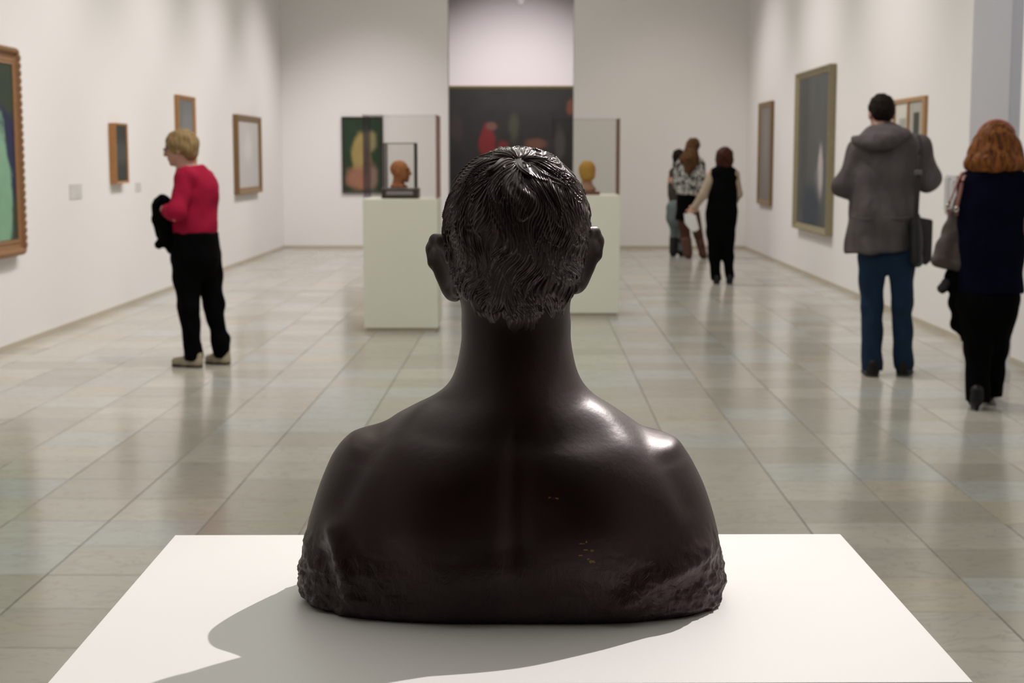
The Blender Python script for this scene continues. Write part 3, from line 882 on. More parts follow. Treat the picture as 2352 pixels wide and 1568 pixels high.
# small round fitting high on the far wall
p = ony(1197, 2, FARY)
fx = empty('wall_sensor', (p.x, FARY, p.z), 0)
tag(fx, 'small white round sensor high on the far wall above the dark painting', 'sensor')
th_ = [2*math.pi*k/24 for k in range(24)]
def disc(r, y0, y1):
    mb = MB()
    for y_, rr in ((y0, r), (y1, r*.86)): mb.v += [(rr*math.cos(t), y_, rr*math.sin(t)) for t in th_]
    mb.f += [(k, (k+1) % 24, 24 + (k+1) % 24, 24 + k) for k in range(24)] + [tuple(range(24, 48))]
    return mb
disc(.10, 0, -.03).build('base', simple('white plastic', (.8, .8, .78), .4), fx)
disc(.06, -.03, -.055).build('dome', simple('grey plastic', (.5, .5, .5), .3), fx)

# ------------------------------------------------------------------ glass cases on plinths
def glass_mat(name, tint, refl, strength):
    m = bpy.data.materials.new(name); m.use_nodes = True
    t = m.node_tree; t.nodes.clear()
    out = t.nodes.new('ShaderNodeOutputMaterial'); mx = t.nodes.new('ShaderNodeMixShader')
    tr_ = t.nodes.new('ShaderNodeBsdfTransparent'); gl = t.nodes.new('ShaderNodeBsdfGlossy'); lw_ = t.nodes.new('ShaderNodeLayerWeight')
    lw_.inputs['Blend'].default_value = 0.5
    pw_ = t.nodes.new('ShaderNodeMath'); pw_.operation = 'POWER'; pw_.inputs[1].default_value = 5.0
    mm = t.nodes.new('ShaderNodeMath'); mm.operation = 'MULTIPLY_ADD'; mm.inputs[1].default_value = 0.9*strength; mm.inputs[2].default_value = 0.03; mm.use_clamp = True
    tr_.inputs[0].default_value = (*tint, 1); gl.inputs[0].default_value = (*refl, 1); gl.inputs['Roughness'].default_value = 0.06
    t.links.new(lw_.outputs['Facing'], pw_.inputs[0]); t.links.new(pw_.outputs[0], mm.inputs[0])
    t.links.new(mm.outputs[0], mx.inputs[0]); t.links.new(tr_.outputs[0], mx.inputs[1]); t.links.new(gl.outputs[0], mx.inputs[2]); t.links.new(mx.outputs[0], out.inputs[0])
    return m
GLASS = glass_mat('clear acrylic', (.985, .985, .98), (.9, .9, .95), 0.45)
BROWN = glass_mat('brown reflection acrylic', (.80, .66, .61), (.55, .42, .38), 0.5)  # brown tint stands in for the reflection in the right-hand panes
LILAC = glass_mat('pale reflection acrylic', (.86, .84, .88), (.9, .88, .95), 0.45)  # lilac tint stands in for the white wall mirrored in the left-hand panes
EDGE = simple('dark metal edge', (.07, .06, .05), .4, .5)
def pedestal(name, x0, x1, yfront, depth, h, label):
    o = empty(name, ((x0 + x1)/2, yfront + depth/2, 0)); tag(o, label, 'plinth')
    wx = x1 - x0
    MB().box(-wx/2, wx/2, -depth/2, depth/2, 0.035, h, .003).build('body', M['plinth_grey'], o)
    MB().box(-wx/2 + .02, wx/2 - .02, -depth/2 + .02, depth/2 - .02, 0, .035).build('recessed_base', M['base'], o)
    return o
def case(name, x0, x1, yfront, depth, z0, z1, label, left_mat, right_mat, sidew=1.0):
    o = empty(name, ((x0 + x1)/2, yfront + depth/2, z0)); tag(o, label, 'display case')
    wx = x1 - x0; hz = z1 - z0; t = .006
    MB().box(-wx/2, wx/2, -depth/2, -depth/2 + t, .001, hz).build('pane', GLASS, o)
    MB().box(-wx/2, wx/2, depth/2 - t, depth/2, .001, hz).build('pane', GLASS, o)
    MB().box(-wx/2, -wx/2 + t, -depth/2 + t, depth/2 - t, .001, hz).build('pane', left_mat, o)
    MB().box(wx/2 - t, wx/2, -depth/2 + t, depth/2 - t, .001, hz).build('pane', right_mat, o)
    MB().box(-wx/2 + t, wx/2 - t, -depth/2 + t, depth/2 - t, hz - t, hz).build('pane', GLASS, o)
    return o
PH = 1.105
ped1 = pedestal('museum_pedestal', -1.392, -0.776, 12.61, .60, PH, 'off-white pedestal under the glass case with the terracotta head')
ped2 = pedestal('museum_pedestal', 0.188, 0.804, 13.85, .60, PH, 'off-white pedestal under the glass case with the yellow-haired head')
case('glass_case', -1.388, -0.780, 12.615, .59, PH + .001, PH + .69, 'tall clear case around the terracotta head, nearer of the two cases', LILAC, BROWN)
case('glass_case', 0.192, 0.800, 13.855, .59, PH + .001, PH + .69, 'tall clear case around the yellow-haired head, half behind the bust', LILAC, BROWN)
# inner case with dark base
ib = ony(920, 458, 12.8)
ic = empty('inner_case', (ib.x, 12.85, PH + .002))
tag(ic, 'small dark-edged glass box on a dark base around the terracotta head', 'display case')
MB().box(-.152, .152, -.13, .13, 0, .085, .004).build('base', simple('dark brown base', (.055, .038, .032), .35, .5), ic)
MB().box(-.11, .11, -.1345, -.1295, .03, .062).build('name_plate', simple('grey plate', (.25, .23, .24), .4), ic)
for sx_ in (-1, 1):
    MB().box(sx_*.126 - .003, sx_*.126 + .003, -.11, .11, .085, .46).build('pane', GLASS if sx_ < 0 else glass_mat('grey edged glass', (.35, .33, .28), (.3, .3, .25), 1.0), ic)
    for sy_ in (-1, 1): MB().box(sx_*.126 - .006, sx_*.126 + .006, sy_*.11 - .006, sy_*.11 + .006, .085, .46).build('edge', EDGE, ic)
for sy_ in (-1, 1):
    MB().box(-.12, .12, sy_*.11 - .002, sy_*.11 + .002, .085, .46).build('pane', GLASS, ic)
    MB().box(-.12, .12, sy_*.11 - .004, sy_*.11 + .004, .452, .46).build('edge', simple('thin grey edge', (.2, .2, .17), .4), ic)
# terracotta head, in profile facing right
TER = simple('terracotta', (.40, .155, .065), .7, .3, .2, 18, bump=.2)
f = (0.97, -0.25, 0); Rm = facing_rot(f)
def head_prims(c, Rm, s, k=.02):
    L = lambda x, y, z: np.array(c) + Rm @ np.array([x, y, z])*s
    return [El(L(0, -.012, .03), np.array((.074, .098, .090))*s, k*s, Rm), El(L(0, .030, -.03), np.array((.060, .066, .082))*s, k*s, Rm),
            El(L(0, .074, -.090), np.array((.026, .022, .020))*s, k*s, Rm),
            Cn(L(0, .092, .022), L(0, .112, -.022), .010*s, .016*s, .012*s), El(L(0, .086, .034), np.array((.05, .014, .012))*s, .012*s, Rm),
            El(L(0, .092, -.050), np.array((.024, .012, .007))*s, .008*s, Rm), El(L(0, .090, -.064), np.array((.020, .012, .008))*s, .008*s, Rm),
            El(L(-.074, -.005, -.008), np.array((.010, .020, .032))*s, .008*s, Rm), El(L(.074, -.005, -.008), np.array((.010, .020, .032))*s, .008*s, Rm)], \
           [El(L(-.033, .094, .012), np.array((.017, .012, .010))*s, .008*s, Rm), El(L(.033, .094, .012), np.array((.017, .012, .010))*s, .008*s, Rm)]
hc = np.array([0, 0, .135])
pr, sb = head_prims(hc, Rm, .80)
pr += [Cn((-.016, 0, .09), (-.02, 0, .0), .042, .05, .02), El((-.012, 0, .012), (.075, .06, .022), .02)]
th1 = solid('terracotta_head', pr, .005, TER, None, subs=sb, cuts=[((0, 0, 0), (0, 0, -1))], loc=(ib.x - .005, 12.85, PH + .0875))
tag(th1, 'terracotta portrait head in profile inside the small dark-edged box', 'sculpture')
# yellow-haired head on a brown base, seen from behind
yb_ = ony(1348, 446, 14.1)
hc = np.array([0, 0, .205])
Rm2 = facing_rot((-.35, .94, 0))
pr, sb = head_prims(hc, Rm2, .80)
pr += [Cn(hc + [0, 0, -.05], (0, 0, .05), .045, .055, .02), El((-.02, 0, .05), (.105, .07, .04), .03)]
yh = empty('painted_head', (yb_.x, 14.1, PH + .002)); tag(yh, 'painted head with yellow-ochre hair on a brown foot inside the further glass case', 'sculpture')
solid('face_and_neck', pr, .005, simple('dusty pink clay', (.36, .20, .14), .7, .3, .2, 20), yh, subs=sb, cuts=[((0, 0, .02), (0, 0, -1))])
solid('hair', [El(hc + [0, -.01, .02], (.078, .085, .088), .02), El(hc + [.005, -.03, -.03], (.07, .06, .055), .02)], .005, simple('ochre hair', (.42, .23, .045), .7, .3, .25, 40, bump=.5), yh, cuts=[(hc + Rm2 @ np.array([0, .045, 0]), tuple(Rm2[:, 1]))])
MB().box(-.10, .115, -.085, .085, 0, .03, .004).build('base', simple('red brown wood', (.16, .06, .04), .4, .5), yh)

# ------------------------------------------------------------------ visitors
SKIN = NT('skin')
_n = SKIN.noise(SKIN.obj(), 12, 3)
SKIN = SKIN.done(SKIN.mix(_n, (.42, .22, .165), (.52, .29, .22)), .55, .35)
class Visitor:
    """local frame: x to the right of the view, y away from the camera, z up; pixels read at the person's own distance"""
    def __init__(self, name, cx, fy, label):
        self.c = onz(cx, fy); self.cx, self.fy = cx, fy
        self.az = math.atan2(-self.c.x, self.c.y)
        self.o = empty(name, self.c, self.az)
        tag(self.o, label, 'person')
        self.dist = math.hypot(self.c.x, self.c.y)
    def q(self, px, py, y=0.0):
        d = ray(px, py)
        ca, sa = math.cos(-self.az), math.sin(-self.az)
        dx, dy = ca*d[0] - sa*d[1], sa*d[0] + ca*d[1]
        t = (self.dist + y)/dy
        return np.array([dx*t, y, CZ + d[2]*t])
def hand_prims(w, e, s, side, curl):
    """palm and five fingers from wrist w pointing along e; side = direction of the thumb; curl = bend direction"""
    e = np.array(e, float); e /= np.linalg.norm(e)
    side = np.array(side, float); side -= e*side.dot(e); side /= np.linalg.norm(side)
    curl = np.array(curl, float); curl -= e*curl.dot(e) + side*curl.dot(side); curl /= np.linalg.norm(curl)
    pr = []
    for k in range(4):
        b0 = w + e*.015*s + side*(1.5 - k)*.012*s
        b1 = w + e*.085*s + side*(1.5 - k)*.020*s
        pr.append(Cn(b0, b1, .014*s, .011*s, .010))
        ln = (.040, .045, .042, .032)[k]*s
        f1 = b1 + (e*.85 + curl*.5)*ln
        f2 = f1 + (e*.35 + curl*.95)*ln*.85
        pr += [Cn(b1, f1, .0095*s, .0088*s, .004), Cn(f1, f2, .0088*s, .0075*s, .004)]
    t0 = w + e*.025*s + side*.026*s; t1 = t0 + (e*.6 + side*.75 + curl*.2)*.040*s; t2 = t1 + (e*.85 + side*.2 + curl*.45)*.032*s
    pr += [Cn(w, t0, .016*s, .013*s, .010), Cn(t0, t1, .0125*s, .0105*s, .006), Cn(t1, t2, .0105*s, .008*s, .004)]
    return pr
def body(V, J, f, hf, s, h):
    """one continuous skin mesh. J: joints, f: chest facing, hf: head facing"""
    fr = facing_rot((f[0], f[1], 0)); r = fr[:, 0]
    pr, sb = head_prims(J['head'], facing_rot(hf), s)
    pr += [Cn(J['head'] + np.array([0, 0, -.03*s]) - .015*np.array(facing_rot(hf)[:, 1]), J['neck'], .054*s, .060*s, .02)]
    pr += [Cn(J['neck'], J['chest'], .06*s, .105*s, .05), El(J['chest'], (.155*s, .10*s, .16*s), .05, fr), El((J['chest'] + J['pelvis'])/2, (.135*s, .10*s, .17*s), .05, fr), El(J['pelvis'], (.155*s, .115*s, .13*s), .05, fr)]
    for S in 'LR':
        sh, el, wr = J['sh' + S], J['el' + S], J['wr' + S]
        pr += [Cn(J['neck'] + [0, 0, -.03], sh, .05*s, .055*s, .04), Cn(sh, el, .050*s, .038*s, .03), Cn(el, wr, .038*s, .026*s, .02)]
        pr += hand_prims(wr, wr - el, s*.95, J.get('th' + S, (0, 0, 1)), J.get('cu' + S, -r if S == 'R' else r))
        hp, kn, an, to = J['hp' + S], J['kn' + S], J['an' + S], J['to' + S]
        pr += [Cn(hp, kn, .085*s, .056*s, .04), Cn(kn, an, .056*s, .036*s, .03), Cn(an, (an + to)/2 + [0, 0, -.015], .036*s, .032*s, .02), Cn((an + to)/2 + [0, 0, -.02], to, .034*s, .024*s, .02)]
    return solid('body', pr, h, SKIN, V.o, subs=sb)
def shoe(V, an, to, mat, heel=0.0, h=.008, s=1.0):
    d_ = (to - an); d_[2] = 0; d_ /= np.linalg.norm(d_)
    hl = np.array([an[0], an[1], 0]) - d_*.045*s; tp = np.array([to[0], to[1], 0]) + d_*.02*s
    z = np.array([0, 0, 1.0])
    pr = [Cn(hl + d_*.02 + z*(.04 + heel), hl + d_*.02 + z*(.085 + heel), .036*s, .038*s, .02), Cn(hl + d_*.02 + z*(.034 + heel), (hl + tp)/2 + z*(.036 + heel*.4), .037*s, .038*s, .02), Cn((hl + tp)/2 + z*(.036 + heel*.4), tp - d_*.03 + z*.032, .040*s, .032*s, .02)]
    if heel: pr.append(Cn(hl + d_*.015 + z*.01, hl + d_*.015 + z*(heel + .02), .014, .02, .01))
    o = solid('shoe', pr, h, mat, V.o, cuts=[((0, 0, 0), (0, 0, -1))])
    so = solid('sole', [Cn(hl + d_*.02 + z*.012, tp - d_*.03 + z*.012, .040*s, .036*s, .01)], h, SOLE, o, cuts=[((0, 0, .016), (0, 0, 1)), ((0, 0, 0), (0, 0, -1))]) if not heel else None
    return o
SOLE = simple('dark rubber sole', (.03, .028, .026), .7)

# --- person in the red sweater, in profile, arms folded over a black jacket
v = Visitor('person', 455, 840, 'person in a red sweater and black trousers standing with folded arms')
q = v.q
f = (-.86, .5); 
J = dict(head=q(414, 342, .0), neck=q(431, 392, .0), chest=q(449, 440, 0), pelvis=q(452, 565, .0),
         shL=q(424, 408, -.13), elL=q(402, 494, -.21), wrL=q(375, 482, -.06), shR=q(468, 412, .12), elR=q(440, 494, .22), wrR=q(392, 500, .10),
         hpL=q(433, 585, -.06), knL=q(432, 700, -.07), anL=q(446, 815, -.06), toL=q(402, 838, .02), hpR=q(473, 585, .06), knR=q(490, 695, .06), anR=q(510, 806, .05), toR=q(478, 826, .12),
         thL=(0, 0, 1), cuL=(.3, 1, 0), thR=(0, 0, 1), cuR=(0, -1, 0))
J['toL'][2] = J['toR'][2] = .03
body(v, J, f, (-.95, .28, -.16), .98, .0075)
RED = cloth('crimson knit', (.32, .010, .038), .2, .85, .35)
BLK = cloth('black cloth', (.0022, .0020, .0022), .25, .9, .4, spec=.04)
fr = facing_rot((*f, 0))
pr = [Cn(q(437, 398, 0), q(450, 440, .0), .095, .150, .05, .9), Cn(q(452, 430, .0), q(447, 500, 0), .140, .143, .05, .95), Cn(q(447, 500, 0), q(446, 545, 0), .146, .158, .05, .95),
      Cn(q(437, 398, 0), q(426, 408, -.12), .07, .066, .05), Cn(q(445, 400, 0), q(470, 412, .12), .07, .058, .05),
      Cn(q(426, 408, -.12), q(405, 488, -.20), .066, .060, .04), Cn(q(405, 488, -.20), q(388, 486, -.12), .062, .052, .03),
      Cn(q(470, 412, .12), q(446, 490, .2), .060, .055, .04), Cn(q(446, 490, .2), q(400, 498, .12), .055, .05, .03)]
solid('sweater', pr, .010, RED, v.o, cuts=[(q(450, 538, 0), (0, 0, -1)), (q(432, 383, 0), (-.16, .1, 1))], fold=.004)
pr = [Cn(q(446, 535, 0), q(451, 590, 0), .162, .165, .05, 1.05), Cn(q(428, 600, -.04), q(433, 705, -.06), .105, .076, .04), Cn(q(433, 705, -.06), q(444, 815, -.05), .074, .062, .03),
      Cn(q(476, 598, .05), q(490, 700, .06), .100, .072, .04), Cn(q(490, 700, .06), q(508, 806, .05), .068, .058, .03),
      Cn(q(443, 797, -.05), q(444, 822, -.05), .064, .062, .02), Cn(q(508, 780, .05), q(509, 812, .05), .062, .058, .02)]
solid('trousers', pr, .010, BLK, v.o, cuts=[((0, 0, .045), (0, 0, -1)), (q(450, 533, 0), (0, 0, 1))], fold=.006)
SHOE_B = simple('beige canvas shoe', (.36, .30, .22), .8)
shoe(v, J['anL'], J['toL'], SHOE_B); shoe(v, J['anR'], J['toR'], SHOE_B)
BLOND = hairmat('blond hair', (.16, .098, .040), (.33, .225, .11), spec=.12)
hd = J['head']; Hm = facing_rot((-.95, .28, -.16))
L = lambda x, y, z: hd + Hm @ np.array([x, y, z])
solid('hair', [El(L(0, -.02, .042), (.092, .114, .094), .03, Hm), El(L(0, -.066, -.012), (.083, .058, .085), .03, Hm), El(L(-.05, .0, .02), (.04, .06, .055), .02, Hm), El(L(.05, .0, .02), (.04, .06, .055), .02, Hm)], .007, BLOND, v.o,
      subs=[El(L(0, .128, -.05), (.085, .088, .105), .015, Hm)], fold=.003, fs=30)
GL = simple('dark spectacle frame', (.03, .02, .02), .3)
gv, gq = tube([L(-.078, -.0, .02), L(-.072, .06, .018), L(-.06, .096, .016), L(-.03, .106, .004), L(0, .112, .016), L(.03, .106, .004), L(.06, .096, .016)], .0042, 6)
link('spectacles', np_mesh('spectacles', gv, gq), GL, v.o)
# black jacket carried over the folded arms
jk = empty('folded_jacket', v.c, v.az)
tag(jk, 'black jacket bundled over the folded arms of the person in red', 'jacket')
solid('draped_cloth', [El(q(378, 478, .02), (.075, .09, .085), .04), Cn(q(372, 470, .0), q(368, 500, -.02), .05, .055, .04), Cn(q(384, 500, 0), q(384, 548, -.03), .060, .055, .04), Cn(q(384, 545, -.03), q(366, 562, -.05), .04, .025, .03), Cn(q(385, 520, .03), q(392, 572, 0), .05, .03, .04), Cn(q(372, 522, .0), q(368, 540, .02), .04, .03, .03)], .009, BLK, jk, fold=.008, fs=22)
sv, sq = tube(smoothpts([q(372, 452, -.06), q(360, 470, -.07), q(358, 495, -.06), q(366, 512, -.05)], 5), .010, 6)
link('sleeve_end', np_mesh('sleeve_end', sv, sq), BLK, jk)

# --- person in the grey hooded jacket, from behind
v = Visitor('person', 2035, 864, 'tall person in a grey hooded jacket and blue jeans seen from behind')
q = v.q
f = (-.15, .99)
J = dict(head=q(2024, 262, .05), neck=q(2028, 312, .0), chest=q(2030, 390, 0), pelvis=q(2033, 560, 0),
         shL=q(1972, 338, 0), elL=q(1930, 436, .02), wrL=q(1975, 420, .24), shR=q(2108, 330, 0), elR=q(2138, 424, .02), wrR=q(2085, 415, .25),
         hpL=q(2004, 590, 0), knL=q(2004, 710, .02), anL=q(2002, 845, 0), toL=q(1990, 850, .19), hpR=q(2068, 590, 0), knR=q(2071, 705, .03), anR=q(2076, 835, .08), toR=q(2086, 838, .26),
         thL=(0, 0, 1), cuL=(1, 0, 0), thR=(0, 0, 1), cuR=(-1, 0, 0))
J['toL'][2] = J['toR'][2] = .03
body(v, J, f, (-.25, .93, -.30), 1.04, .0075)
GREY = cloth('grey jacket cloth', (.098, .083, .085), .45, .85, 1.0)
JEAN = cloth('blue denim', (.012, .027, .056), .35, .85, .6)
pr = [Cn(q(2030, 335, 0), q(2031, 400, 0), .150, .185, .06, .72), Cn(q(2031, 400, 0), q(2027, 490, 0), .190, .200, .06, .72), Cn(q(2027, 490, 0), q(2016, 600, 0), .200, .226, .06, .74),
      Cn(q(2010, 328, 0), q(1976, 345, 0), .085, .078, .05), Cn(q(2050, 325, 0), q(2108, 338, 0), .085, .078, .05),
      Cn(q(1974, 345, 0), q(1938, 428, .0), .078, .070, .05), Cn(q(1938, 428, .0), q(1975, 425, .2), .070, .055, .04),
      Cn(q(2108, 336, 0), q(2134, 414, .0), .076, .068, .05), Cn(q(2134, 414, .0), q(2085, 415, .2), .068, .055, .04)]
jo = solid('jacket', pr, .010, GREY, v.o, cuts=[(q(2010, 578, 0), (.05, 0, -1))], fold=.009, fs=9)
hp_ = []
for k in range(12):
    t = k/11; px = 1962 + (2082 - 1962)*t
    py = 320 + 12*math.sin(math.pi*t) - 14*t
    hp_.append(q(px, py, -.075 - .07*math.sin(math.pi*t)))
hp2 = [Cn(hp_[k], hp_[k+1], .022 + .030*math.sin(math.pi*(k + .5)/12), .022 + .030*math.sin(math.pi*(k + 1)/12), .02, 1.0) for k in range(11)]
hp2 += [El(q(2030, 304, -.05), (.135, .09, .055), .03), El(q(2026, 322, -.10), (.12, .06, .04), .03)]
solid('hood', hp2, .009, GREY, v.o, subs=[El(q(2026, 272, .06), (.085, .11, .075), .02)], fold=.004, fs=18)
cv, cq = tube(smoothpts([q(1950, 498, -.146), q(1985, 503, -.155), q(2027, 500, -.162), q(2070, 502, -.150), q(2094, 498, -.13)], 5), .006, 6)
link('waist_cord', np_mesh('waist_cord', cv, cq), GREY, jo)
pr = [Cn(q(2033, 560, 0), q(2035, 590, 0), .15, .155, .05, .75), Cn(q(2004, 590, 0), q(2004, 700, .01), .098, .074, .04), Cn(q(2004, 700, .01), q(2002, 848, 0), .072, .070, .03),
      Cn(q(2070, 590, 0), q(2071, 700, .02), .095, .072, .04), Cn(q(2071, 700, .02), q(2075, 836, .07), .070, .068, .03)]
solid('jeans', pr, .010, JEAN, v.o, cuts=[((0, 0, .035), (0, 0, -1))], subs=[Cn(q(2038, 606, 0), q(2037, 820, 0), .012, .022, .02, 4.0)], fold=.005, fs=13)
SHOE_K = simple('black leather shoe', (.007, .0065, .0065), .45, .25)
shoe(v, J['anL'], J['toL'], SHOE_K, s=1.15); shoe(v, J['anR'], J['toR'], SHOE_K, s=1.15)
DK = hairmat('very dark brown hair', (.006, .004, .003), (.016, .010, .008), (60, 60, 30), .05)
hd = J['head']; Hm = facing_rot((-.25, .93, -.30))
L = lambda x, y, z: hd + Hm @ np.array([x, y, z])*1.04
solid('hair', [El(L(0, -.014, .036), (.085, .106, .094), .03, Hm), El(L(0, -.058, -.010), (.072, .055, .062), .03, Hm)], .007, DK, v.o, subs=[El(L(0, .12, -.05), (.08, .08, .10), .015, Hm)], fold=.0025, fs=40)
# shoulder bag
bg = empty('shoulder_bag', v.c, v.az)
tag(bg, 'black shoulder bag hanging at the hip of the person in the grey jacket', 'bag')
BAG = simple('black nylon bag', (.010, .0095, .0095), .6, .4, .3, 10, bump=.3)
BAGG = simple('charcoal bag side', (.035, .032, .031), .7, .3, .3, 10, bump=.3)
by_ = .02
mb = MB(); 
a0, a1, a2, a3 = q(2094, 500, by_ - .15), q(2120, 503, by_ - .17), q(2112, 612, by_ - .17), q(2090, 590, by_ - .15)
def slab(pts, dvec, name, mat, parent, bev=.012):
    """closed block from an outline and a depth vector, edges softened"""
    import bmesh
    n = len(pts); dv = np.array(dvec)
    mb = MB(); mb.v = [tuple(p) for p in pts] + [tuple(np.array(p) + dv) for p in pts]
    mb.f = [tuple(range(n)), tuple(range(2*n - 1, n - 1, -1))] + [(i, (i+1) % n, n + (i+1) % n, n + i) for i in range(n)]
    me = mb.mesh(name)
    bm = bmesh.new(); bm.from_mesh(me)
    bmesh.ops.bevel(bm, geom=list(bm.edges), offset=bev, segments=3, profile=.6, affect='EDGES')
    bm.to_mesh(me); bm.free()
    for p in me.polygons: p.use_smooth = True
    return link(name, me, mat, parent)
solid('body', [Cn(q(2102, 512, -.10), q(2106, 596, -.10), .040, .040, .03, 1.5), Cn(q(2100, 500, .04), q(2104, 590, .04), .042, .042, .03, 1.5), Cn(q(2100, 520, -.04), q(2106, 600, -.04), .045, .040, .03, 1.4)], .009, BAG, bg, fold=.004)
slab([q(2112, 500, .0), q(2143, 506, .02), q(2140, 598, .02), q(2126, 610, .01), q(2110, 600, .0)], (0, .14, 0), 'side_pocket', BAGG, bg)
st_ = smoothpts([q(2098, 318, .06), q(2106, 310, .0), q(2110, 316, -.07), q(2111, 350, -.125), q(2110, 400, -.155), q(2106, 460, -.165), q(2103, 515, -.15)], 6)
sv, sq = tube(st_, .016, 8, .35)
link('strap', np_mesh('strap', sv, sq), simple('dark strap', (.018, .013, .013), .6), bg)
slab([q(2100, 390, -.163), q(2118, 390, -.163), q(2118, 402, -.163), q(2100, 402, -.163)], (0, -.012, 0), 'buckle', simple('grey buckle', (.12, .11, .115), .4), bg, .004)

# --- person in navy with auburn bob, walking away
v = Visitor('person', 2262, 936, 'person with an auburn bob in a navy top and black trousers walking away')
q = v.q
f = (.05, 1)
J = dict(head=q(2288, 338, .02), neck=q(2286, 395, .0), chest=q(2282, 470, 0), pelvis=q(2275, 640, 0),
         shL=q(2226, 420, 0), elL=q(2212, 530, .0), wrL=q(2205, 560, .22), shR=q(2346, 420, 0), elR=q(2366, 530, -.02), wrR=q(2352, 555, .2),
         hpL=q(2246, 680, 0), knL=q(2245, 790, -.02), anL=q(2243, 905, -.10), toL=q(2236, 920, .08), hpR=q(2304, 680, 0), knR=q(2285, 790, .15), anR=q(2272, 905, .22), toR=q(2276, 915, .40),
         thL=(0, 0, 1), cuL=(1, 0, 0), thR=(0, 0, 1), cuR=(-1, 0, 0))
J['toL'][2] = J['toR'][2] = .03
J['anL'][2] = .09; J['anR'][2] = .09
body(v, J, f, (.1, .99, -.05), .97, .0075)
NAVY = cloth('navy knit', (.0022, .0028, .010), .3, .9, .35, spec=.04)
pr = [Cn(q(2284, 412, 0), q(2282, 470, 0), .135, .170, .06, .72), Cn(q(2282, 470, 0), q(2276, 560, 0), .172, .168, .06, .75), Cn(q(2276, 560, 0), q(2274, 690, 0), .172, .188, .06, .78),
      Cn(q(2270, 405, 0), q(2232, 425, 0), .075, .066, .05), Cn(q(2300, 405, 0), q(2344, 425, 0), .075, .064, .05),
      Cn(q(2230, 425, 0), q(2220, 520, 0), .066, .058, .04), Cn(q(2220, 520, 0), q(2212, 545, .16), .058, .05, .03), Cn(q(2344, 425, 0), q(2352, 470, 0), .062, .055, .04)]
solid('tunic', pr, .010, NAVY, v.o, cuts=[(q(2270, 672, 0), (0, 0, -1))], fold=.003)
pr = [Cn(q(2270, 650, 0), q(2268, 700, 0), .165, .17, .05, .8), Cn(q(2243, 690, 0), q(2246, 800, -.02), .105, .078, .04), Cn(q(2246, 800, -.02), q(2245, 915, -.08), .076, .070, .03),
      Cn(q(2298, 690, 0), q(2282, 800, .10), .102, .085, .04), Cn(q(2282, 800, .10), q(2270, 930, .16), .082, .074, .03)]
solid('trousers', pr, .010, BLK, v.o, cuts=[((0, 0, .045), (0, 0, -1))], fold=.004)
shoe(v, J['anL'], J['toL'], SHOE_K, heel=.03); shoe(v, J['anR'], J['toR'], SHOE_K, heel=.03)
AUB = hairmat('auburn hair', (.055, .016, .005), (.27, .095, .024), (45, 45, 10), .12)
hd = J['head']
pr = [El(q(2288, 322, .02), (.098, .112, .105), .04), Cn(q(2287, 330, .0), q(2286, 366, -.01), .105, .138, .05, .85), Cn(q(2250, 335, 0), q(2230, 376, -.01), .050, .046, .03), Cn(q(2326, 333, 0), q(2341, 376, -.01), .050, .046, .03), Cn(q(2262, 376, -.06), q(2312, 376, -.06), .052, .052, .04)]
solid('hair', pr, .009, AUB, v.o, subs=[El(q(2290, 352, .16), (.09, .11, .15), .02)], cuts=[(q(2286, 395, 0), (0, 0, -1))], fold=.005, fs=26)
hv, hq = tube([q(2288, 322, .02) + np.array([.106*math.cos(t), .0, .112*math.sin(t)]) for t in np.linspace(.35, math.pi - .35, 18)], .010, 6)
link('hairband', np_mesh('hairband', hv, hq), simple('pink hairband', (.42, .14, .12), .6), v.o)
# handbag with rose straps
hb = empty('handbag', v.c, v.az)
tag(hb, 'grey-brown handbag with rose straps at the side of the person in navy', 'bag')
TAU = simple('taupe leather', (.062, .045, .042), .6, .35, .3, 14, bump=.4, bscale=40)
solid('body', [Cn(q(2190, 492, .0), q(2166, 590, .0), .028, .060, .04, 1.1), Cn(q(2202, 492, .0), q(2206, 600, .0), .030, .050, .04, 1.1), Cn(q(2152, 598, .0), q(2200, 612, .0), .026, .026, .04, 1.8)], .009, TAU, hb, fold=.005, fs=20)
ROSE = simple('rose strap leather', (.30, .13, .115), .5, .4)
for k, (pa, pb) in enumerate(((q(2178, 474, -.05), q(2206, 402, -.03)), (q(2197, 480, -.07), q(2213, 408, -.06)))):
    sv, sq = tube(smoothpts([q(2180 + 18*k, 494, -.04), pa, (pa + pb)/2 + np.array([0, -.01, 0]), pb, pb + np.array([.03, .06, .02])], 5), .0105, 8, .5)
    link('strap', np_mesh('strap', sv, sq), ROSE, hb)
    ring = [pa + np.array([.011*math.cos(t), -.012, .013*math.sin(t)]) for t in np.linspace(0, 2*math.pi, 17)]
    rv, rq = tube(ring, .0042, 6)
    link('ring', np_mesh('ring', rv, rq), simple('steel ring', (.75, .72, .68), .25, .5, .05, 4, 1.0), hb)
slab([q(2186, 478, -.045), q(2203, 484, -.045), q(2203, 440, -.04), q(2194, 452, -.04)], (0, .02, 0), 'flap', simple('rose brown leather', (.16, .075, .065), .55), hb, .004)
# black coat carried below the bag
ct_ = empty('carried_coat', v.c, v.az)
tag(ct_, 'black coat hanging under the handbag beside the black trousers', 'coat')
solid('cloth', [Cn(q(2198, 622, .03), q(2202, 700, .02), .062, .055, .04, .9), Cn(q(2190, 640, .02), q(2170, 660, .0), .04, .024, .03), Cn(q(2205, 690, .02), q(2200, 752, .02), .046, .034, .04), Cn(q(2214, 690, .0), q(2216, 776, .0), .045, .028, .04)], .009, BLK, ct_, fold=.008, fs=24)
solid('sleeve_cuff', [Cn(q(2172, 650, -.02), q(2164, 662, -.03), .026, .030, .01)], .007, cloth('dark lining', (.03, .027, .028)), ct_, fold=.003, fs=40)

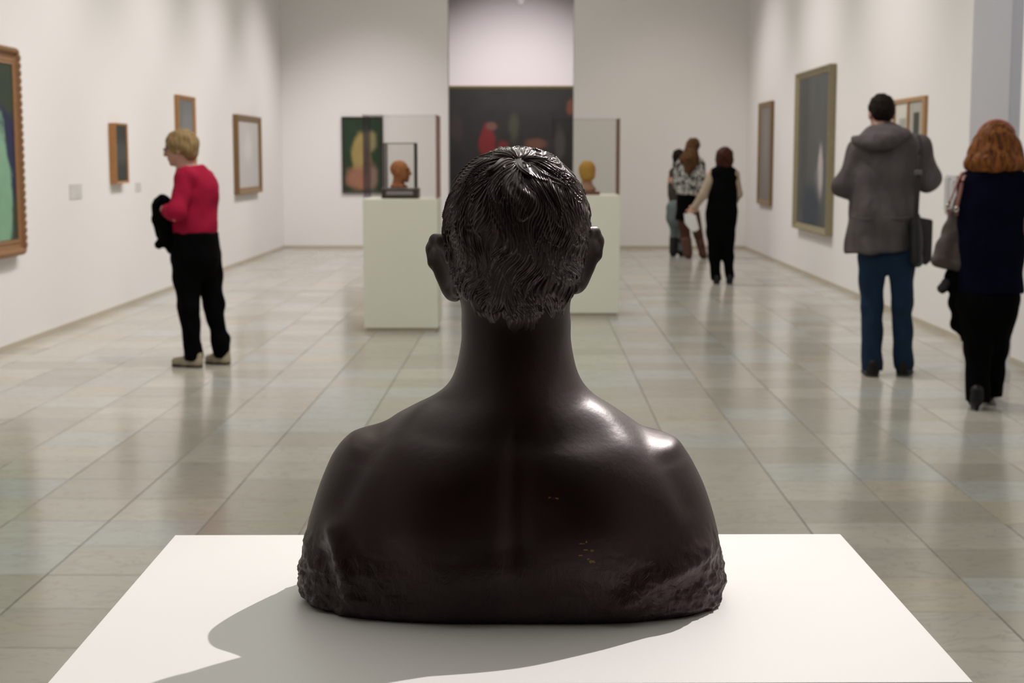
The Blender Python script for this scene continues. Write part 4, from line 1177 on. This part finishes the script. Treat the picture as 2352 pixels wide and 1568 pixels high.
# --- person in black vest with cream sleeves, further away
v = Visitor('person', 1657, 652, 'person in a black vest with cream sleeves holding white sheets behind the back')
q = v.q
f = (.1, .99)
J = dict(head=q(1664, 363, .02), neck=q(1664, 388, 0), chest=q(1661, 425, 0), pelvis=q(1657, 515, 0),
         shL=q(1634, 402, 0), elL=q(1614, 448, -.08), wrL=q(1592, 480, -.14), shR=q(1688, 402, 0), elR=q(1696, 446, .03), wrR=q(1688, 465, .2),
         hpL=q(1644, 528, 0), knL=q(1643, 590, .02), anL=q(1646, 640, 0), toL=q(1645, 648, .2), hpR=q(1672, 528, 0), knR=q(1672, 588, .02), anR=q(1676, 630, .05), toR=q(1677, 638, .24),
         thL=(-1, 0, .3), cuL=(.3, .9, 0), thR=(0, 0, 1), cuR=(-1, 0, 0))
J['toL'][2] = J['toR'][2] = .03; J['anL'][2] = J['anR'][2] = .08
body(v, J, f, (.1, .98, -.12), .93, .009)
CREAM = cloth('cream knit', (.34, .27, .20), .15, .9, .3)
solid('blouse', [Cn(q(1636, 402, 0), q(1615, 448, -.08), .060, .050, .03), Cn(q(1615, 448, -.08), q(1594, 477, -.135), .048, .040, .03), Cn(q(1688, 402, 0), q(1696, 446, .02), .056, .047, .03), Cn(q(1696, 446, .02), q(1688, 462, .17), .046, .04, .03), Cn(q(1640, 402, 0), q(1684, 402, 0), .06, .06, .03)], .011, CREAM, v.o, fold=.003)
pr = [Cn(q(1662, 402, 0), q(1660, 440, 0), .135, .155, .06, .74), Cn(q(1660, 440, 0), q(1657, 490, 0), .155, .165, .06, .76), Cn(q(1657, 490, 0), q(1655, 545, 0), .168, .172, .06, .78), Cn(q(1645, 400, 0), q(1636, 404, 0), .07, .066, .04), Cn(q(1680, 400, 0), q(1686, 404, 0), .07, .062, .04)]
solid('vest', pr, .011, BLK, v.o, cuts=[(q(1655, 528, 0), (0, 0, -1))], fold=.004)
pr = [Cn(q(1656, 515, 0), q(1656, 530, 0), .15, .155, .05, .8), Cn(q(1641, 530, 0), q(1641, 590, 0), .090, .070, .04), Cn(q(1641, 590, 0), q(1645, 646, 0), .068, .058, .03), Cn(q(1672, 530, 0), q(1672, 588, .02), .085, .068, .04), Cn(q(1672, 588, .02), q(1676, 634, .05), .064, .054, .03)]
solid('trousers', pr, .011, BLK, v.o, cuts=[((0, 0, .04), (0, 0, -1))], fold=.004)
shoe(v, J['anL'], J['toL'], SHOE_K, h=.01); shoe(v, J['anR'], J['toR'], SHOE_K, h=.01)
RB = hairmat('reddish brown hair', (.022, .007, .004), (.065, .022, .011), spec=.1)
hd = J['head']
solid('hair', [El(hd + [0, -.012, .03], (.098, .11, .10), .03), Cn(hd + [0, -.03, -.02], hd + [0, -.03, -.07], .092, .080, .03, .8), Cn(hd + [-.06, -.01, -.03], hd + [-.06, -.01, -.085], .04, .035, .02), Cn(hd + [.06, -.01, -.03], hd + [.06, -.01, -.085], .04, .035, .02)], .010, RB, v.o, subs=[El(hd + [0, .13, -.05], (.08, .09, .10), .02)], fold=.004, fs=30)
pp = empty('paper_sheets', v.c, v.az)
tag(pp, 'folded white sheets held in the hand of the person in the black vest', 'paper')
WHITE = simple('white paper', (.72, .71, .72), .7)
slab([q(1571, 490, -.20), q(1592, 492, -.19), q(1602, 512, -.18), q(1597, 533, -.18), q(1585, 528, -.19), q(1573, 512, -.2)], (0, .012, 0), 'sheet', WHITE, pp, .003)
slab([q(1580, 488, -.185), q(1598, 494, -.175), q(1606, 525, -.165), q(1600, 531, -.17)], (0, .010, 0), 'sheet', WHITE, pp, .003)

# --- person with long brown hair and patterned blouse
v = Visitor('person', 1588, 594, 'person with long brown hair in a black and white patterned blouse')
q = v.q
f = (.2, .98)
J = dict(head=q(1592, 337, .02), neck=q(1589, 362, 0), chest=q(1585, 395, 0), pelvis=q(1580, 478, 0),
         shL=q(1563, 376, 0), elL=q(1558, 425, .05), wrL=q(1572, 440, .22), shR=q(1608, 374, 0), elR=q(1616, 420, .03), wrR=q(1605, 440, .2),
         hpL=q(1570, 490, 0), knL=q(1574, 540, 0), anL=q(1580, 584, 0), toL=q(1584, 592, .16), hpR=q(1592, 490, 0), knR=q(1604, 540, .03), anR=q(1614, 586, .08), toR=q(1620, 594, .24),
         thL=(0, 0, 1), cuL=(1, 0, 0), thR=(0, 0, 1), cuR=(-1, 0, 0))
J['toL'][2] = J['toR'][2] = .03; J['anL'][2] = J['anR'][2] = .08
body(v, J, f, (.35, .92, -.1), 1.0, .009)
mt = NT('black and white print'); ob = mt.obj()
pn = mt.ramp(mt.noise(mt.scaled(ob, (26, 26, 13)), 1.0, 2, .5, 1.5), .46, .54)
PRINT = mt.done(mt.mix(pn, (.035, .033, .032), (.50, .48, .46)), .85, .2)
pr = [Cn(q(1586, 378, 0), q(1584, 405, 0), .15, .185, .06, .72), Cn(q(1584, 405, 0), q(1579, 440, 0), .185, .165, .06, .72), Cn(q(1566, 378, 0), q(1556, 420, .02), .085, .075, .05), Cn(q(1556, 420, .02), q(1568, 438, .18), .07, .05, .03), Cn(q(1606, 376, 0), q(1612, 416, .02), .085, .07, .05), Cn(q(1612, 416, .02), q(1605, 436, .18), .065, .05, .03)]
solid('blouse', pr, .012, PRINT, v.o, cuts=[(q(1580, 447, 0), (0, 0, -1))], fold=.006)
solid('skirt', [Cn(q(1578, 448, 0), q(1576, 520, 0), .14, .165, .05, .8)], .012, BLK, v.o, cuts=[(q(1578, 505, 0), (0, 0, -1)), (q(1580, 440, 0), (0, 0, 1))], fold=.005)
BOOT = simple('brown leather boot', (.075, .026, .014), .5, .4)
TIGHT = cloth('brown tights', (.060, .028, .018))
solid('tights', [Cn(J['hpL'], J['knL'], .096, .068, .03), Cn(J['knL'], q(1579, 565, 0), .064, .055, .03), Cn(J['hpR'], J['knR'], .096, .068, .03), Cn(J['knR'], q(1612, 566, .05), .056, .048, .03)], .012, TIGHT, v.o)
for kn, an, to, rr in ((J['knL'], J['anL'], J['toL'], 1.15), (J['knR'], J['anR'], J['toR'], .9)):
    solid('boot', [Cn(kn + (an - kn)*.25, an, .070*rr, .060*rr, .02), Cn(an + [0, 0, -.02], (an + to)/2 + [0, 0, -.02], .055, .045, .02), Cn((an + to)/2 + [0, 0, -.02], to + [0, 0, .005], .045, .034, .02)], .010, BOOT, v.o, cuts=[((0, 0, 0), (0, 0, -1))])
LB = hairmat('long brown hair', (.025, .010, .005), (.13, .062, .022), spec=.1)
hd = J['head']
solid('hair', [El(hd + [0, -.012, .03], (.096, .112, .10), .03), Cn(hd + [-.02, -.06, .0], q(1588, 366, -.13), .088, .105, .04, .8), Cn(q(1588, 366, -.13), q(1582, 388, -.16), .105, .07, .04, .6), Cn(hd + [-.05, -.04, -.06], q(1570, 366, -.10), .06, .07, .04, .8)], .010, LB, v.o, subs=[El(hd + [.04, .14, -.05], (.08, .09, .10), .02)], fold=.005, fs=30)

# --- person in light jeans and black boots, mostly hidden behind the patterned blouse
v = Visitor('person', 1553, 589, 'person in light jeans and black boots half hidden behind the patterned blouse')
q = v.q
f = (.1, .99)
J = dict(head=q(1559, 362, .1), neck=q(1556, 384, .05), chest=q(1556, 412, .02), pelvis=q(1556, 486, 0),
         shL=q(1553, 398, .0), elL=q(1550, 430, .05), wrL=q(1558, 448, .22), shR=q(1577, 396, .03), elR=q(1578, 438, .05), wrR=q(1574, 450, .25),
         hpL=q(1548, 500, 0), knL=q(1549, 542, .03), anL=q(1547, 580, 0), toL=q(1545, 588, .16), hpR=q(1564, 500, .04), knR=q(1563, 542, .05), anR=q(1565, 578, .06), toR=q(1568, 586, .22),
         thL=(0, 0, 1), cuL=(1, 0, 0), thR=(0, 0, 1), cuR=(-1, 0, 0))
J['toL'][2] = J['toR'][2] = .03; J['anL'][2] = J['anR'][2] = .08
body(v, J, f, (.2, .95, -.2), .92, .010)
DKC = cloth('charcoal cardigan', (.050, .040, .036))
solid('cardigan', [Cn(q(1558, 398, .03), q(1558, 440, .03), .12, .14, .05, .75), Cn(q(1558, 440, .03), q(1557, 500, .0), .14, .135, .05, .75), Cn(q(1549, 398, .0), q(1546, 430, .04), .068, .062, .04), Cn(q(1546, 430, .04), q(1557, 449, .24), .060, .055, .03), Cn(q(1574, 398, .03), q(1577, 440, .06), .068, .062, .04), Cn(q(1577, 440, .06), q(1574, 452, .26), .060, .055, .03), Cn(q(1574, 398, .03), q(1577, 436, .05), .065, .055, .04)], .012, DKC, v.o, cuts=[(q(1557, 490, 0), (0, 0, -1))], fold=.004)
LJ = cloth('light blue jeans', (.13, .15, .155), .25)
solid('jeans', [Cn(q(1556, 480, 0), q(1556, 500, 0), .165, .165, .04, .85), Cn(J['hpL'], J['knL'], .082, .062, .03), Cn(J['knL'], q(1548, 572, 0), .062, .055, .03), Cn(J['hpR'], J['knR'], .08, .06, .03), Cn(J['knR'], q(1565, 572, .04), .06, .055, .03)], .012, LJ, v.o, fold=.003)
for kn, an, to in ((J['knL'], J['anL'], J['toL']), (J['knR'], J['anR'], J['toR'])):
    solid('boot', [Cn(kn + (an - kn)*.2, an, .072, .062, .02), Cn(an + [0, 0, -.02], (an + to)/2 + [0, 0, -.02], .055, .045, .02), Cn((an + to)/2 + [0, 0, -.02], to + [0, 0, .005], .045, .034, .02)], .010, SHOE_K, v.o, cuts=[((0, 0, 0), (0, 0, -1))])
solid('hair', [El(J['head'] + [0, -.012, .03], (.092, .108, .098), .03), Cn(J['head'] + [0, -.04, -.02], J['head'] + [-.01, -.05, -.12], .085, .075, .03, .8)], .010, DK, v.o, subs=[El(J['head'] + [.02, .13, -.05], (.08, .09, .10), .02)], fold=.004, fs=30)
